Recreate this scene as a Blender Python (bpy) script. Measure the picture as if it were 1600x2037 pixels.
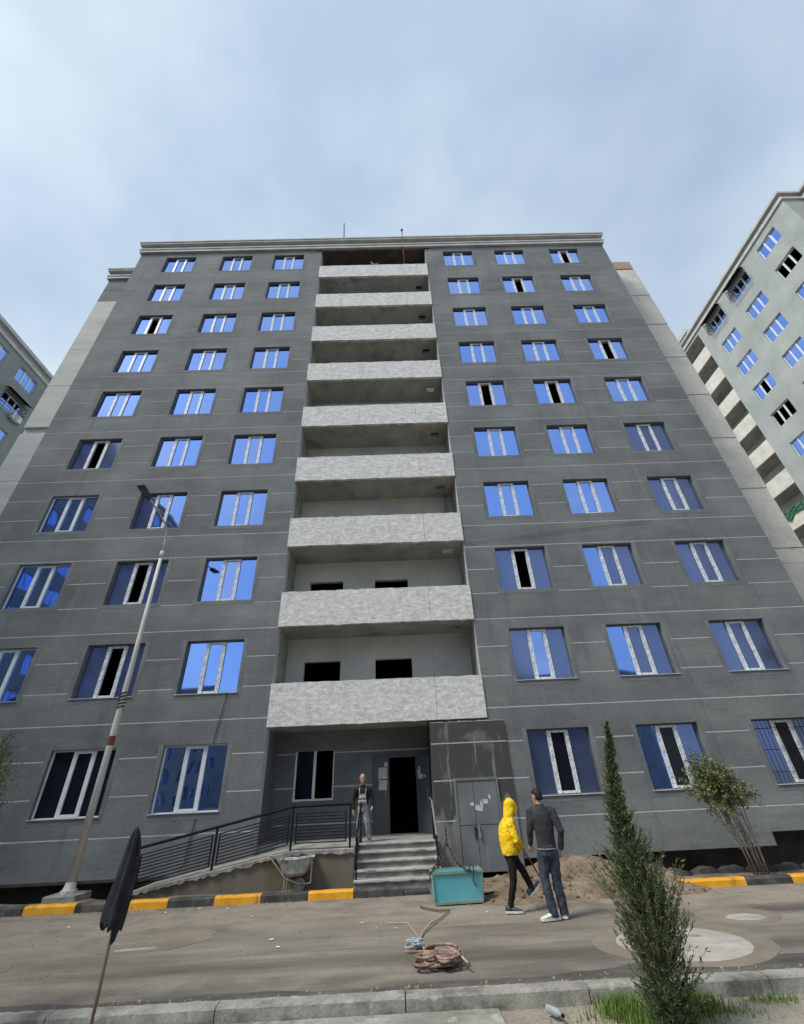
import bpy, bmesh, math, random
import numpy as np
from mathutils import Vector, Matrix, Euler

for o in list(bpy.data.objects):
    bpy.data.objects.remove(o, do_unlink=True)
SC = bpy.context.scene
COL = SC.collection
R_ = math.radians

# ------------------------------------------------------------------ camera
cam_data = bpy.data.cameras.new('camera')
cam = bpy.data.objects.new('camera', cam_data)
COL.objects.link(cam)
cam_data.sensor_fit = 'HORIZONTAL'
cam_data.sensor_width = 36.0
cam_data.lens = 36.0 * 860.0 / 1600.0
cam_data.clip_start = 0.05
cam_data.clip_end = 3000.0
yaw, pitch, roll = R_(1.3776), R_(32.5003), R_(-2.7203)
F = Vector((math.sin(yaw) * math.cos(pitch), math.cos(yaw) * math.cos(pitch), math.sin(pitch)))
R0 = Vector((math.cos(yaw), -math.sin(yaw), 0))
U0 = R0.cross(F)
RR = R0 * math.cos(roll) + U0 * math.sin(roll)
UU = -R0 * math.sin(roll) + U0 * math.cos(roll)
cm = Matrix(((RR.x, UU.x, -F.x), (RR.y, UU.y, -F.y), (RR.z, UU.z, -F.z))).to_4x4()
cm.translation = Vector((0.0, -14.11, 1.93))
cam.matrix_world = cm
SC.camera = cam

# ------------------------------------------------------------------ sky, sun, exposure
SUN_DIR = Vector((-0.52, -0.30, 0.80)).normalized()     # towards the sun
sun_el = math.asin(SUN_DIR.z)
sun_az = math.atan2(SUN_DIR.x, SUN_DIR.y)
world = bpy.data.worlds.new('World')
SC.world = world
world.use_nodes = True
wn, wl = world.node_tree.nodes, world.node_tree.links
wn.clear()
w_out = wn.new('ShaderNodeOutputWorld')
w_bg = wn.new('ShaderNodeBackground')
w_bg.inputs['Strength'].default_value = 0.092
w_sky = wn.new('ShaderNodeTexSky')
w_sky.sky_type = 'NISHITA'
w_sky.sun_disc = False
w_sky.sun_elevation = sun_el
w_sky.sun_rotation = sun_az
w_sky.air_density = 1.0
w_sky.dust_density = 2.5
w_sky.ozone_density = 1.6
w_tc = wn.new('ShaderNodeTexCoord')
w_map = wn.new('ShaderNodeMapping')
w_map.inputs['Scale'].default_value = (1.0, 1.0, 1.6)
w_map.inputs['Location'].default_value = (3.1, 8.8, 2.0)
w_n1 = wn.new('ShaderNodeTexNoise')
w_n1.inputs['Scale'].default_value = 1.25
w_n1.inputs['Detail'].default_value = 4.5
w_n1.inputs['Roughness'].default_value = 0.5
w_n1.inputs['Distortion'].default_value = 0.2
w_r1 = wn.new('ShaderNodeValToRGB')
w_r1.color_ramp.elements[0].position = 0.36
w_r1.color_ramp.elements[0].color = (0.66, 0.66, 0.66, 1)
w_r1.color_ramp.elements[1].position = 0.66
w_r1.color_ramp.elements[1].color = (1, 1, 1, 1)
w_n2 = wn.new('ShaderNodeTexNoise')
w_n2.inputs['Scale'].default_value = 2.1
w_n2.inputs['Detail'].default_value = 4.0
w_r2 = wn.new('ShaderNodeValToRGB')                      # cloud body: grey to white
w_r2.color_ramp.elements[0].position = 0.35
w_r2.color_ramp.elements[0].color = (2.45, 3.1, 3.85, 1)
w_r2.color_ramp.elements[1].position = 0.68
w_r2.color_ramp.elements[1].color = (3.95, 4.5, 4.85, 1)
w_mix = wn.new('ShaderNodeMix')
w_mix.data_type = 'RGBA'
wl.new(w_tc.outputs['Generated'], w_map.inputs['Vector'])
wl.new(w_map.outputs['Vector'], w_n1.inputs['Vector'])
wl.new(w_map.outputs['Vector'], w_n2.inputs['Vector'])
wl.new(w_n1.outputs['Fac'], w_r1.inputs['Fac'])
wl.new(w_n2.outputs['Fac'], w_r2.inputs['Fac'])
wl.new(w_r1.outputs['Color'], w_mix.inputs[0])
wl.new(w_sky.outputs['Color'], w_mix.inputs[6])
wl.new(w_r2.outputs['Color'], w_mix.inputs[7])
wl.new(w_mix.outputs[2], w_bg.inputs['Color'])
wl.new(w_bg.outputs['Background'], w_out.inputs['Surface'])

sun_data = bpy.data.lights.new('sun', 'SUN')
sun_data.energy = 1.6
sun_data.angle = R_(17)
sun_data.color = (1.0, 0.96, 0.89)
sun = bpy.data.objects.new('sun', sun_data)
COL.objects.link(sun)
sun.rotation_euler = SUN_DIR.to_track_quat('Z', 'Y').to_euler()
sun.location = (-20, -30, 60)

SC.view_settings.view_transform = 'Standard'
SC.view_settings.look = 'None'
SC.view_settings.gamma = 1.0
SC.view_settings.use_curve_mapping = False
SC.view_settings.exposure = 1.2
SC.render.engine = 'CYCLES'
SC.cycles.max_bounces = 5
SC.cycles.diffuse_bounces = 3
SC.cycles.glossy_bounces = 3

# ------------------------------------------------------------------ helpers
def tag(o, label=None, cat=None, group=None, kind=None):
    if label: o['label'] = label
    if cat: o['category'] = cat
    if group: o['group'] = group
    if kind: o['kind'] = kind
    return o

def empty(name, loc=(0, 0, 0), rz=0.0, parent=None):
    o = bpy.data.objects.new(name, None)
    o.empty_display_size = 0.3
    COL.objects.link(o)
    o.location = loc
    o.rotation_euler = (0, 0, rz)
    if parent: o.parent = parent
    return o

def inst(name, mesh, parent=None, loc=(0, 0, 0), rot=(0, 0, 0), scale=None):
    o = bpy.data.objects.new(name, mesh)
    COL.objects.link(o)
    o.location = loc
    o.rotation_euler = rot
    if scale: o.scale = scale
    if parent: o.parent = parent
    return o

class MB:
    """collects faces; every build() links ONE mesh object"""
    def __init__(s):
        s.v, s.f, s.m, s.cur = [], [], [], 0
    def quad(s, *p):
        n = len(s.v)
        s.v += [tuple(q) for q in p]
        s.f.append(tuple(range(n, n + len(p))))
        s.m.append(s.cur)
        return s
    def box(s, x0, x1, y0, y1, z0, z1):
        n = len(s.v)
        s.v += [(x, y, z) for z in (z0, z1) for y in (y0, y1) for x in (x0, x1)]
        for a in ((0, 2, 3, 1), (4, 5, 7, 6), (0, 1, 5, 4), (2, 6, 7, 3), (0, 4, 6, 2), (1, 3, 7, 5)):
            s.f.append(tuple(n + i for i in a)); s.m.append(s.cur)
        return s
    def grid_wall(s, x0, x1, z0, z1, ops, yf, yb):
        """wall in the xz plane facing -y with rectangular openings (xa, xb, za, zb)"""
        xs, zs = {x0, x1}, {z0, z1}
        for a, b, c, d in ops:
            for t in (a, b):
                if x0 < t < x1: xs.add(t)
            for t in (c, d):
                if z0 < t < z1: zs.add(t)
        xs, zs = sorted(xs), sorted(zs)
        sol = {}
        for i in range(len(xs) - 1):
            for j in range(len(zs) - 1):
                cx, cz = (xs[i] + xs[i + 1]) / 2, (zs[j] + zs[j + 1]) / 2
                sol[i, j] = not any(a < cx < b and c < cz < d for a, b, c, d in ops)
        for (i, j), ok in sol.items():
            if not ok: continue
            a, b, c, d = xs[i], xs[i + 1], zs[j], zs[j + 1]
            s.quad((a, yf, c), (b, yf, c), (b, yf, d), (a, yf, d))
            s.quad((b, yb, c), (a, yb, c), (a, yb, d), (b, yb, d))
            if not sol.get((i - 1, j)): s.quad((a, yb, c), (a, yf, c), (a, yf, d), (a, yb, d))
            if not sol.get((i + 1, j)): s.quad((b, yf, c), (b, yb, c), (b, yb, d), (b, yf, d))
            if not sol.get((i, j - 1)): s.quad((a, yb, c), (b, yb, c), (b, yf, c), (a, yf, c))
            if not sol.get((i, j + 1)): s.quad((a, yf, d), (b, yf, d), (b, yb, d), (a, yb, d))
        return s
    def tube(s, pts, r, n=8, cap=True, squash=1.0):
        pts = [Vector(p) for p in pts]
        rs = r if isinstance(r, (list, tuple)) else [r] * len(pts)
        t0 = (pts[1] - pts[0]).normalized()
        ref = Vector((0, 0, 1)) if abs(t0.z) < 0.9 else Vector((0, 1, 0))
        u = t0.cross(ref).normalized()
        base = len(s.v)
        for i, p in enumerate(pts):
            t = (pts[min(i + 1, len(pts) - 1)] - pts[max(i - 1, 0)])
            if t.length < 1e-9: t = t0
            t.normalize()
            u = (u - t * u.dot(t)).normalized()
            w = t.cross(u)
            for k in range(n):
                a = 2 * math.pi * k / n
                s.v.append(tuple(p + u * math.cos(a) * rs[i] + w * math.sin(a) * rs[i] * squash))
        for i in range(len(pts) - 1):
            for k in range(n):
                a, b = base + i * n + k, base + i * n + (k + 1) % n
                s.f.append((a, b, b + n, a + n)); s.m.append(s.cur)
        if cap:
            s.f.append(tuple(base + k for k in range(n))[::-1]); s.m.append(s.cur)
            e = base + (len(pts) - 1) * n
            s.f.append(tuple(e + k for k in range(n))); s.m.append(s.cur)
        return s
    def loft(s, rings, cap=True, closed=True):
        base = len(s.v); n = len(rings[0])
        for r in rings: s.v += [tuple(p) for p in r]
        for i in range(len(rings) - 1):
            for k in range(n if closed else n - 1):
                a, b = base + i * n + k, base + i * n + (k + 1) % n
                s.f.append((a, b, b + n, a + n)); s.m.append(s.cur)
        if cap:
            s.f.append(tuple(base + k for k in range(n))[::-1]); s.m.append(s.cur)
            e = base + (len(rings) - 1) * n
            s.f.append(tuple(e + k for k in range(n))); s.m.append(s.cur)
        return s
    def mesh(s, name, mats, smooth=False):
        me = bpy.data.meshes.new(name)
        me.from_pydata(s.v, [], s.f)
        mats = mats if isinstance(mats, (list, tuple)) else [mats]
        for m in mats: me.materials.append(m)
        if len(mats) > 1:
            me.polygons.foreach_set('material_index', s.m)
        if smooth:
            me.polygons.foreach_set('use_smooth', [True] * len(s.f))
        me.update()
        return me
    def build(s, name, mats, parent=None, smooth=False, loc=(0, 0, 0), rot=(0, 0, 0), bevel=0.0, fix=False):
        me = s.mesh(name, mats, smooth)
        if fix:
            bm = bmesh.new(); bm.from_mesh(me)
            bmesh.ops.recalc_face_normals(bm, faces=bm.faces)
            bm.to_mesh(me); bm.free()
        o = inst(name, me, parent, loc, rot)
        if bevel:
            b = o.modifiers.new('bevel', 'BEVEL'); b.width = bevel; b.segments = 2; b.limit_method = 'ANGLE'
        return o

def copy_tree(o, parent=None):
    c = o.copy(); COL.objects.link(c); c.parent = parent
    for ch in o.children: copy_tree(ch, c)
    return c

def ellipse(cx, cy, z, rx, ry, n=16, a0=0.0):
    ca, sa = math.cos(a0), math.sin(a0)
    out = []
    for k in range(n):
        a = 2 * math.pi * k / n
        x, y = rx * math.cos(a), ry * math.sin(a)
        out.append((cx + x * ca - y * sa, cy + x * sa + y * ca, z))
    return out

# ------------------------------------------------------------------ materials
MT = {}
def mat(name, cols, scale=2.0, rough=0.85, bump=0.15, bscale=30.0, stretch=(1, 1, 1), detail=7.0, metallic=0.0,
        fine=0.12, fscale=55.0, dist=0.02, spec=0.3, pos=None, extra=None, vary=0.0):
    m = bpy.data.materials.new(name); m.use_nodes = True
    n, l = m.node_tree.nodes, m.node_tree.links
    bs = n['Principled BSDF']
    bs.inputs['Roughness'].default_value = rough
    bs.inputs['Metallic'].default_value = metallic
    bs.inputs['Specular IOR Level'].default_value = spec
    tc = n.new('ShaderNodeTexCoord'); mp = n.new('ShaderNodeMapping')
    mp.inputs['Scale'].default_value = stretch
    l.new(tc.outputs['Object'], mp.inputs['Vector'])
    nz = n.new('ShaderNodeTexNoise'); nz.inputs['Scale'].default_value = scale
    nz.inputs['Detail'].default_value = detail; nz.inputs['Roughness'].default_value = 0.6
    l.new(mp.outputs['Vector'], nz.inputs['Vector'])
    rp = n.new('ShaderNodeValToRGB'); cr = rp.color_ramp
    k = len(cols)
    pos = pos or [0.32 + 0.36 * i / max(k - 1, 1) for i in range(k)]
    while len(cr.elements) < k: cr.elements.new(0.5)
    for e, p, c in zip(cr.elements, pos, cols):
        e.position = p; e.color = (*c, 1)
    l.new(nz.outputs['Fac'], rp.inputs['Fac'])
    fn = n.new('ShaderNodeTexNoise'); fn.inputs['Scale'].default_value = fscale; fn.inputs['Detail'].default_value = 4.0
    l.new(mp.outputs['Vector'], fn.inputs['Vector'])
    mr = n.new('ShaderNodeMapRange')
    mr.inputs['From Min'].default_value = 0.3; mr.inputs['From Max'].default_value = 0.7
    mr.inputs['To Min'].default_value = 1 - fine; mr.inputs['To Max'].default_value = 1 + fine
    l.new(fn.outputs['Fac'], mr.inputs['Value'])
    mu = n.new('ShaderNodeMix'); mu.data_type = 'RGBA'; mu.blend_type = 'MULTIPLY'; mu.inputs[0].default_value = 1.0
    l.new(rp.outputs['Color'], mu.inputs[6]); l.new(mr.outputs['Result'], mu.inputs[7])
    col = mu.outputs[2]
    if vary:
        oi = n.new('ShaderNodeObjectInfo'); vr = n.new('ShaderNodeMapRange'); vr.inputs['To Min'].default_value = 1 - vary; vr.inputs['To Max'].default_value = 1 + vary
        l.new(oi.outputs['Random'], vr.inputs['Value'])
        vm = n.new('ShaderNodeMix'); vm.data_type = 'RGBA'; vm.blend_type = 'MULTIPLY'; vm.inputs[0].default_value = 1.0
        l.new(col, vm.inputs[6]); l.new(vr.outputs['Result'], vm.inputs[7]); col = vm.outputs[2]
    if extra: col = extra(n, l, tc, col)
    l.new(col, bs.inputs['Base Color'])
    if bump:
        bn = n.new('ShaderNodeTexNoise'); bn.inputs['Scale'].default_value = bscale; bn.inputs['Detail'].default_value = 6.0
        l.new(mp.outputs['Vector'], bn.inputs['Vector'])
        bp = n.new('ShaderNodeBump'); bp.inputs['Strength'].default_value = bump; bp.inputs['Distance'].default_value = dist
        l.new(bn.outputs['Fac'], bp.inputs['Height']); l.new(bp.outputs['Normal'], bs.inputs['Normal'])
    MT[name] = m
    return m

def patches(scale, lo, hi, color, stretch=(1, 1, 1), amount=1.0, off=0.0, detail=5.0):
    """a second layer of stain / dust with its own outline"""
    def fx(n, l, tc, col):
        mp = n.new('ShaderNodeMapping'); mp.inputs['Scale'].default_value = stretch
        mp.inputs['Location'].default_value = (off, off * 0.7, off * 1.3)
        l.new(tc.outputs['Object'], mp.inputs['Vector'])
        nz = n.new('ShaderNodeTexNoise'); nz.inputs['Scale'].default_value = scale; nz.inputs['Detail'].default_value = detail
        nz.inputs['Roughness'].default_value = 0.62
        l.new(mp.outputs['Vector'], nz.inputs['Vector'])
        mr = n.new('ShaderNodeMapRange'); mr.inputs['From Min'].default_value = lo; mr.inputs['From Max'].default_value = hi
        mr.inputs['To Max'].default_value = amount
        l.new(nz.outputs['Fac'], mr.inputs['Value'])
        mx = n.new('ShaderNodeMix'); mx.data_type = 'RGBA'
        l.new(mr.outputs['Result'], mx.inputs[0]); l.new(col, mx.inputs[6])
        mx.inputs[7].default_value = (*color, 1)
        return mx.outputs[2]
    return fx
def patches_z(scale, lo, hi, color, z0, z1, amount=1.0, off=0.0, fade=.05, wob=0.0, axis='Z'):
    """print or stain confined to a height range of the object, with an uneven border"""
    def fx(n, l, tc, col):
        nz = n.new('ShaderNodeTexNoise'); nz.inputs['Scale'].default_value = scale; nz.inputs['Detail'].default_value = 2.0
        mp = n.new('ShaderNodeMapping'); mp.inputs['Location'].default_value = (off, off, off)
        l.new(tc.outputs['Object'], mp.inputs['Vector']); l.new(mp.outputs['Vector'], nz.inputs['Vector'])
        sp = n.new('ShaderNodeSeparateXYZ'); l.new(tc.outputs['Object'], sp.inputs[0])
        wn_ = n.new('ShaderNodeTexNoise'); wn_.inputs['Scale'].default_value = 2.6; wn_.inputs['Detail'].default_value = 4.0
        wm = n.new('ShaderNodeMapping'); wm.inputs['Scale'].default_value = (1, 1, .15) if axis == 'Z' else (.25, .8, 1); l.new(tc.outputs['Object'], wm.inputs['Vector']); l.new(wm.outputs['Vector'], wn_.inputs['Vector'])
        zz = n.new('ShaderNodeMath'); zz.operation = 'MULTIPLY_ADD'; zz.inputs[1].default_value = wob
        l.new(wn_.outputs['Fac'], zz.inputs[0]); l.new(sp.outputs[axis], zz.inputs[2])
        a = n.new('ShaderNodeMapRange'); a.inputs['From Min'].default_value = z0 - fade; a.inputs['From Max'].default_value = z0 + fade; l.new(zz.outputs[0], a.inputs['Value'])
        b = n.new('ShaderNodeMapRange'); b.inputs['From Min'].default_value = z1 + fade; b.inputs['From Max'].default_value = z1 - fade; l.new(zz.outputs[0], b.inputs['Value'])
        c = n.new('ShaderNodeMapRange'); c.inputs['From Min'].default_value = lo; c.inputs['From Max'].default_value = hi; c.inputs['To Max'].default_value = amount; l.new(nz.outputs['Fac'], c.inputs['Value'])
        m1 = n.new('ShaderNodeMath'); m1.operation = 'MULTIPLY'; l.new(a.outputs[0], m1.inputs[0]); l.new(b.outputs[0], m1.inputs[1])
        m2 = n.new('ShaderNodeMath'); m2.operation = 'MULTIPLY'; l.new(m1.outputs[0], m2.inputs[0]); l.new(c.outputs[0], m2.inputs[1])
        mx = n.new('ShaderNodeMix'); mx.data_type = 'RGBA'; l.new(m2.outputs[0], mx.inputs[0]); l.new(col, mx.inputs[6]); mx.inputs[7].default_value = (*color, 1)
        return mx.outputs[2]
    return fx
def chain(*fs):
    def fx(n, l, tc, col):
        for f in fs: col = f(n, l, tc, col)
        return col
    return fx

mat('plaster', [(.120, .124, .134), (.160, .171, .173), (.208, .223, .222)], scale=.32, stretch=(1, 1, 1.6), rough=.9, bump=.12, bscale=26, fine=.10, fscale=9, vary=.07,
    extra=chain(patches(.9, .55, .72, (.235, .245, .240), stretch=(.5, 1, 1.5), amount=.45),
                patches(2.2, .56, .75, (.120, .121, .128), stretch=(.25, 1, 2.4), amount=.5, off=4.1),
                patches(1.0, .57, .70, (.095, .096, .100), stretch=(3.0, 1, .16), amount=.38, off=8.4),
                patches(1.3, .60, .70, (.25, .258, .253), stretch=(2.4, 1, .14), amount=.30, off=1.9)))
mat('wet_plaster', [(.150, .153, .150), (.185, .190, .186), (.23, .235, .23)], scale=.8, stretch=(1, 1, .5), rough=.85, bump=.12, bscale=26, fine=.1, fscale=9,
    extra=chain(patches_z(1.5, .25, .42, (.058, .058, .055), 2.15, 9.0, amount=.97, wob=1.6, fade=.06),
                patches(2.2, .60, .66, (.27, .275, .27), stretch=(2.2, 1, .25), amount=.6, off=7.3),
                patches(1.3, .60, .68, (.10, .10, .096), stretch=(1.5, 1, .4), amount=.6, off=2.3)))
mat('groove', [(.42, .43, .43), (.56, .57, .57)], scale=1.5, rough=.9, bump=0)
mat('light_plaster', [(.30, .325, .31), (.36, .385, .37), (.42, .44, .425)], scale=.35, rough=.9, bump=.1, fine=.1, fscale=9,
    extra=patches(1.3, .55, .75, (.26, .28, .27), amount=.5))
mat('mid_plaster', [(.20, .22, .21), (.25, .27, .255), (.29, .31, .295)], scale=.35, rough=.9, bump=.1, fine=.1, fscale=9)
mat('parapet_concrete', [(.47, .47, .455), (.58, .58, .565), (.70, .70, .685)], scale=5.0, stretch=(.9, 1, 1.7), rough=.9, bump=.35, bscale=14, fine=.2, fscale=16, dist=.01,
    extra=chain(patches(.8, .55, .72, (.44, .435, .42), amount=.45), patches(3.5, .57, .66, (.78, .78, .765), stretch=(.6, 1, 2.6), amount=.7, off=2.0), patches(1.5, .58, .70, (.40, .395, .375), stretch=(1.8, 1, .3), amount=.4, off=5.5)))
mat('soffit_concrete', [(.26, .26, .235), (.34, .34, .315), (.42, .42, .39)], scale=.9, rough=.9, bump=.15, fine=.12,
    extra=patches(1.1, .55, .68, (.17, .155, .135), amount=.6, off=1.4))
mat('inner_concrete', [(.46, .46, .445), (.54, .54, .52), (.60, .60, .58)], scale=.7, rough=.9, bump=.12, fine=.08)
mat('dark_brown_wall', [(.045, .036, .032), (.075, .06, .054), (.12, .10, .09)], scale=1.0, rough=.9, bump=.1)  # dark brown for the top balcony's back wall and ceiling
mat('panel_concrete', [(.48, .46, .415), (.58, .56, .51), (.66, .64, .59)], scale=.8, stretch=(1, 1, 1), rough=.9, bump=.2, bscale=14, fine=.1, fscale=18,
    extra=chain(patches(2.6, .60, .70, (.33, .30, .26), stretch=(1, 1, 2.2), amount=.6, off=3.0)))
mat('pale_panel', [(.42, .425, .405), (.48, .485, .465), (.54, .545, .52)], scale=.8, stretch=(.5, 1, 2.5), rough=.9, bump=.2, bscale=16, fine=.08, fscale=18)
mat('cornice', [(.40, .40, .38), (.47, .47, .45), (.55, .55, .53)], scale=1.6, rough=.85, bump=.1, extra=patches(2.0, .58, .7, (.28, .275, .26), stretch=(.5, 1, 2), amount=.6))
mat('cornice_dark', [(.26, .265, .26), (.34, .345, .34)], scale=1.2, rough=.85, bump=.1)
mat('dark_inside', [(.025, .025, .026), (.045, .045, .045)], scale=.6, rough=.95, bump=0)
mat('foundation', [(.03, .03, .03), (.055, .053, .05), (.08, .076, .07)], scale=1.5, rough=.95, bump=.5, bscale=8)
mat('roofing', [(.10, .10, .10), (.16, .16, .155)], scale=.6, rough=.95)
mat('film_white', [(.36, .39, .45), (.62, .65, .68), (.78, .80, .82)], scale=26, stretch=(1, 1, .6), rough=.45, bump=.1, bscale=30, fine=.12, pos=[.38, .50, .62])
mat('frame_white', [(.62, .64, .66), (.74, .76, .78)], scale=3, rough=.4, bump=0)
mat('frame_dull', [(.08, .09, .11), (.14, .15, .17)], scale=5, rough=.55, bump=0)
mat('sill_metal', [(.45, .46, .47), (.62, .63, .64)], scale=4, rough=.45, bump=0, metallic=.2)
mat('step_concrete', [(.17, .17, .155), (.25, .25, .23), (.34, .335, .31)], scale=2.2, rough=.9, bump=.3, bscale=18, fine=.15,
    extra=patches(1.7, .54, .66, (.12, .11, .095), amount=.6))
mat('nosing', [(.40, .40, .37), (.56, .56, .53)], scale=4, rough=.9, bump=.2)
mat('ramp_render', [(.115, .10, .078), (.150, .132, .105), (.185, .165, .135)], scale=1.1, stretch=(1, 1, .7), rough=.9, bump=.25, bscale=16, fine=.12,
    extra=patches(1.5, .56, .68, (.085, .073, .058), stretch=(1, 1, .5), amount=.7))
mat('black_steel', [(.008, .008, .009), (.015, .015, .017)], scale=9, rough=.75, bump=0, spec=.15)
mat('bright_steel', [(.42, .43, .44), (.6, .61, .62)], scale=9, rough=.35, bump=0, metallic=.7)
mat('grey_door', [(.125, .135, .145), (.155, .165, .175), (.19, .20, .21)], scale=1.5, rough=.5, bump=.05, fine=.05,
    extra=patches(1.6, .58, .74, (.27, .275, .28), stretch=(2.2, 1, .4), amount=.5, off=1.1))
mat('dark_door', [(.075, .085, .09), (.10, .112, .118)], scale=1.4, rough=.5, bump=.04, fine=.05)
mat('paper', [(.55, .56, .56), (.70, .71, .70)], scale=6, rough=.8, bump=0,
    extra=patches(30, .47, .52, (.22, .22, .23), stretch=(.5, 1, 3), amount=.6))
mat('asphalt', [(.128, .113, .092), (.192, .172, .142), (.262, .235, .196)], scale=.8, stretch=(.45, 1.3, 1), rough=.92, bump=.35, bscale=38, fine=.22, fscale=42, dist=.012,
    extra=chain(patches(.55, .52, .68, (.078, .070, .060), stretch=(.16, 1.9, 1), amount=.8, off=2.2),
                patches(1.1, .56, .70, (.28, .245, .196), stretch=(.3, 1.8, 1), amount=.65, off=6.0),
                patches(2.4, .60, .68, (.075, .072, .07), stretch=(.35, 2.0, 1), amount=.5, off=9.3),
                patches_z(2.2, .34, .62, (.265, .230, .182), -3.3, 0.0, amount=.9, wob=1.8, fade=.5, axis='Y', off=3.0),
                patches_z(1.8, .36, .64, (.096, .091, .084), -9.0, -5.6, amount=.75, wob=1.6, fade=.5, axis='Y', off=6.0)))
mat('tar', [(.060, .057, .053), (.085, .08, .073), (.13, .12, .105)], scale=2.5, stretch=(.5, 1.5, 1), rough=.85, bump=.4, bscale=40, fine=.2, extra=patches(1.6, .56, .66, (.20, .185, .16), stretch=(.5, 1.6, 1), amount=.7))
mat('soil', [(.120, .088, .060), (.185, .143, .101), (.25, .200, .148)], scale=1.6, rough=.97, bump=.9, bscale=20, fine=.3, fscale=26, dist=.03,
    extra=patches(1.4, .53, .66, (.088, .066, .048), amount=.8))
mat('pale_soil', [(.20, .175, .14), (.27, .24, .195), (.33, .295, .24)], scale=1.3, rough=.97, bump=.6, bscale=24, fine=.2, fscale=30)
mat('kerb_grey', [(.19, .185, .160), (.27, .265, .235), (.36, .355, .32)], scale=2.2, rough=.93, bump=.6, bscale=14, fine=.2, dist=.015,
    extra=chain(patches(2.4, .54, .64, (.105, .098, .085), stretch=(.7, 1, 1.3), amount=.7), patches(3.1, .6, .68, (.47, .465, .43), amount=.6, off=5.0)))
mat('kerb_black', [(.030, .031, .033), (.050, .051, .053), (.095, .092, .086)], scale=3.2, rough=.8, bump=.3, bscale=16, fine=.15,
    extra=patches(2.2, .55, .68, (.16, .145, .12), amount=.55, off=1.2))
mat('kerb_yellow', [(.60, .28, .018), (.70, .335, .022), (.76, .39, .035)], scale=2.5, rough=.7, bump=.25, bscale=16, fine=.08,
    extra=patches(3.0, .58, .66, (.22, .15, .06), stretch=(1.2, 1, .6), amount=.8, off=3.3))
mat('cement_patch', [(.29, .275, .245), (.36, .345, .31), (.44, .425, .385)], scale=1.8, rough=.93, bump=.25, bscale=30, fine=.12,
    extra=patches(1.9, .53, .64, (.25, .235, .205), stretch=(.5, 1.4, 1), amount=.8))
mat('cement_dusty', [(.165, .144, .113), (.235, .206, .163)], scale=1.5, rough=.95, bump=.25, fine=.15)
mat('iron_lid', [(.20, .185, .155), (.29, .27, .235)], scale=4, rough=.8, bump=.2)
mat('lamp_paint', [(.40, .385, .34), (.52, .505, .46), (.62, .61, .57)], scale=2.5, stretch=(1, 1, .4), rough=.7, bump=.15, fine=.12,
    extra=patches(3.0, .6, .68, (.22, .16, .10), stretch=(1, 1, .5), amount=.7))
mat('rust', [(.13, .042, .02), (.20, .07, .03)], scale=8, rough=.85, bump=.2)
mat('lamp_head', [(.05, .052, .056), (.085, .088, .09)], scale=6, rough=.5, bump=0)
mat('wire_black', [(.012, .012, .013), (.022, .022, .023)], scale=9, rough=.7, bump=0)
mat('wire_pale', [(.30, .27, .22), (.42, .39, .33)], scale=7, rough=.8, bump=0)
mat('teal_paint', [(.11, .40, .47), (.135, .45, .52), (.16, .50, .56)], scale=1.7, rough=.55, bump=.06, fine=.06,
    extra=patches(2.4, .60, .70, (.20, .26, .22), amount=.5, off=2.0))
mat('teal_edge', [(.15, .24, .19), (.24, .31, .25)], scale=6, rough=.7, bump=.1)
mat('rusty_chain', [(.05, .038, .032), (.11, .085, .07)], scale=14, rough=.7, bump=.1, metallic=.3)
mat('red_pole', [(.20, .045, .035), (.30, .075, .055)], scale=4, rough=.6, bump=0)
mat('rope_brown', [(.15, .085, .062), (.26, .165, .13), (.42, .31, .26)], scale=7, rough=.9, bump=.5, bscale=120)
mat('rope_blue', [(.24, .28, .33), (.42, .47, .53)], scale=14, rough=.85, bump=.4, bscale=120)
mat('barrow_tray', [(.20, .205, .20), (.33, .335, .33), (.46, .465, .455)], scale=6, rough=.7, bump=.4, bscale=30, extra=patches(3.5, .56, .66, (.12, .105, .085), amount=.8))
mat('barrow_frame', [(.20, .165, .12), (.32, .28, .22)], scale=7, rough=.7, bump=.1)
mat('rubber', [(.035, .03, .027), (.07, .06, .052)], scale=8, rough=.9, bump=.2)
mat('navy_cloth', [(.010, .011, .015), (.017, .019, .025), (.030, .032, .040)], scale=5, rough=.8, bump=.25, bscale=25)
mat('wood_stick', [(.12, .085, .06), (.20, .15, .11)], scale=6, stretch=(4, 4, .6), rough=.85, bump=.2)
mat('bark', [(.14, .11, .085), (.24, .20, .155)], scale=9, stretch=(3, 3, .8), rough=.9, bump=.3)
mat('brick_red', [(.26, .16, .11), (.36, .25, .19)], scale=5, rough=.9, bump=.3)
mat('shingle_dark', [(.03, .03, .033), (.06, .058, .055)], scale=3, rough=.9, bump=.5, bscale=10)
mat('plastic_bottle', [(.22, .27, .31), (.42, .47, .50)], scale=7, rough=.25, bump=.1, spec=.6)
mat('litter_white', [(.66, .65, .62), (.78, .77, .74)], scale=9, rough=.85, bump=0)
mat('tarp_green', [(.03, .11, .07), (.055, .17, .11)], scale=4, rough=.6, bump=.5, bscale=14)
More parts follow.
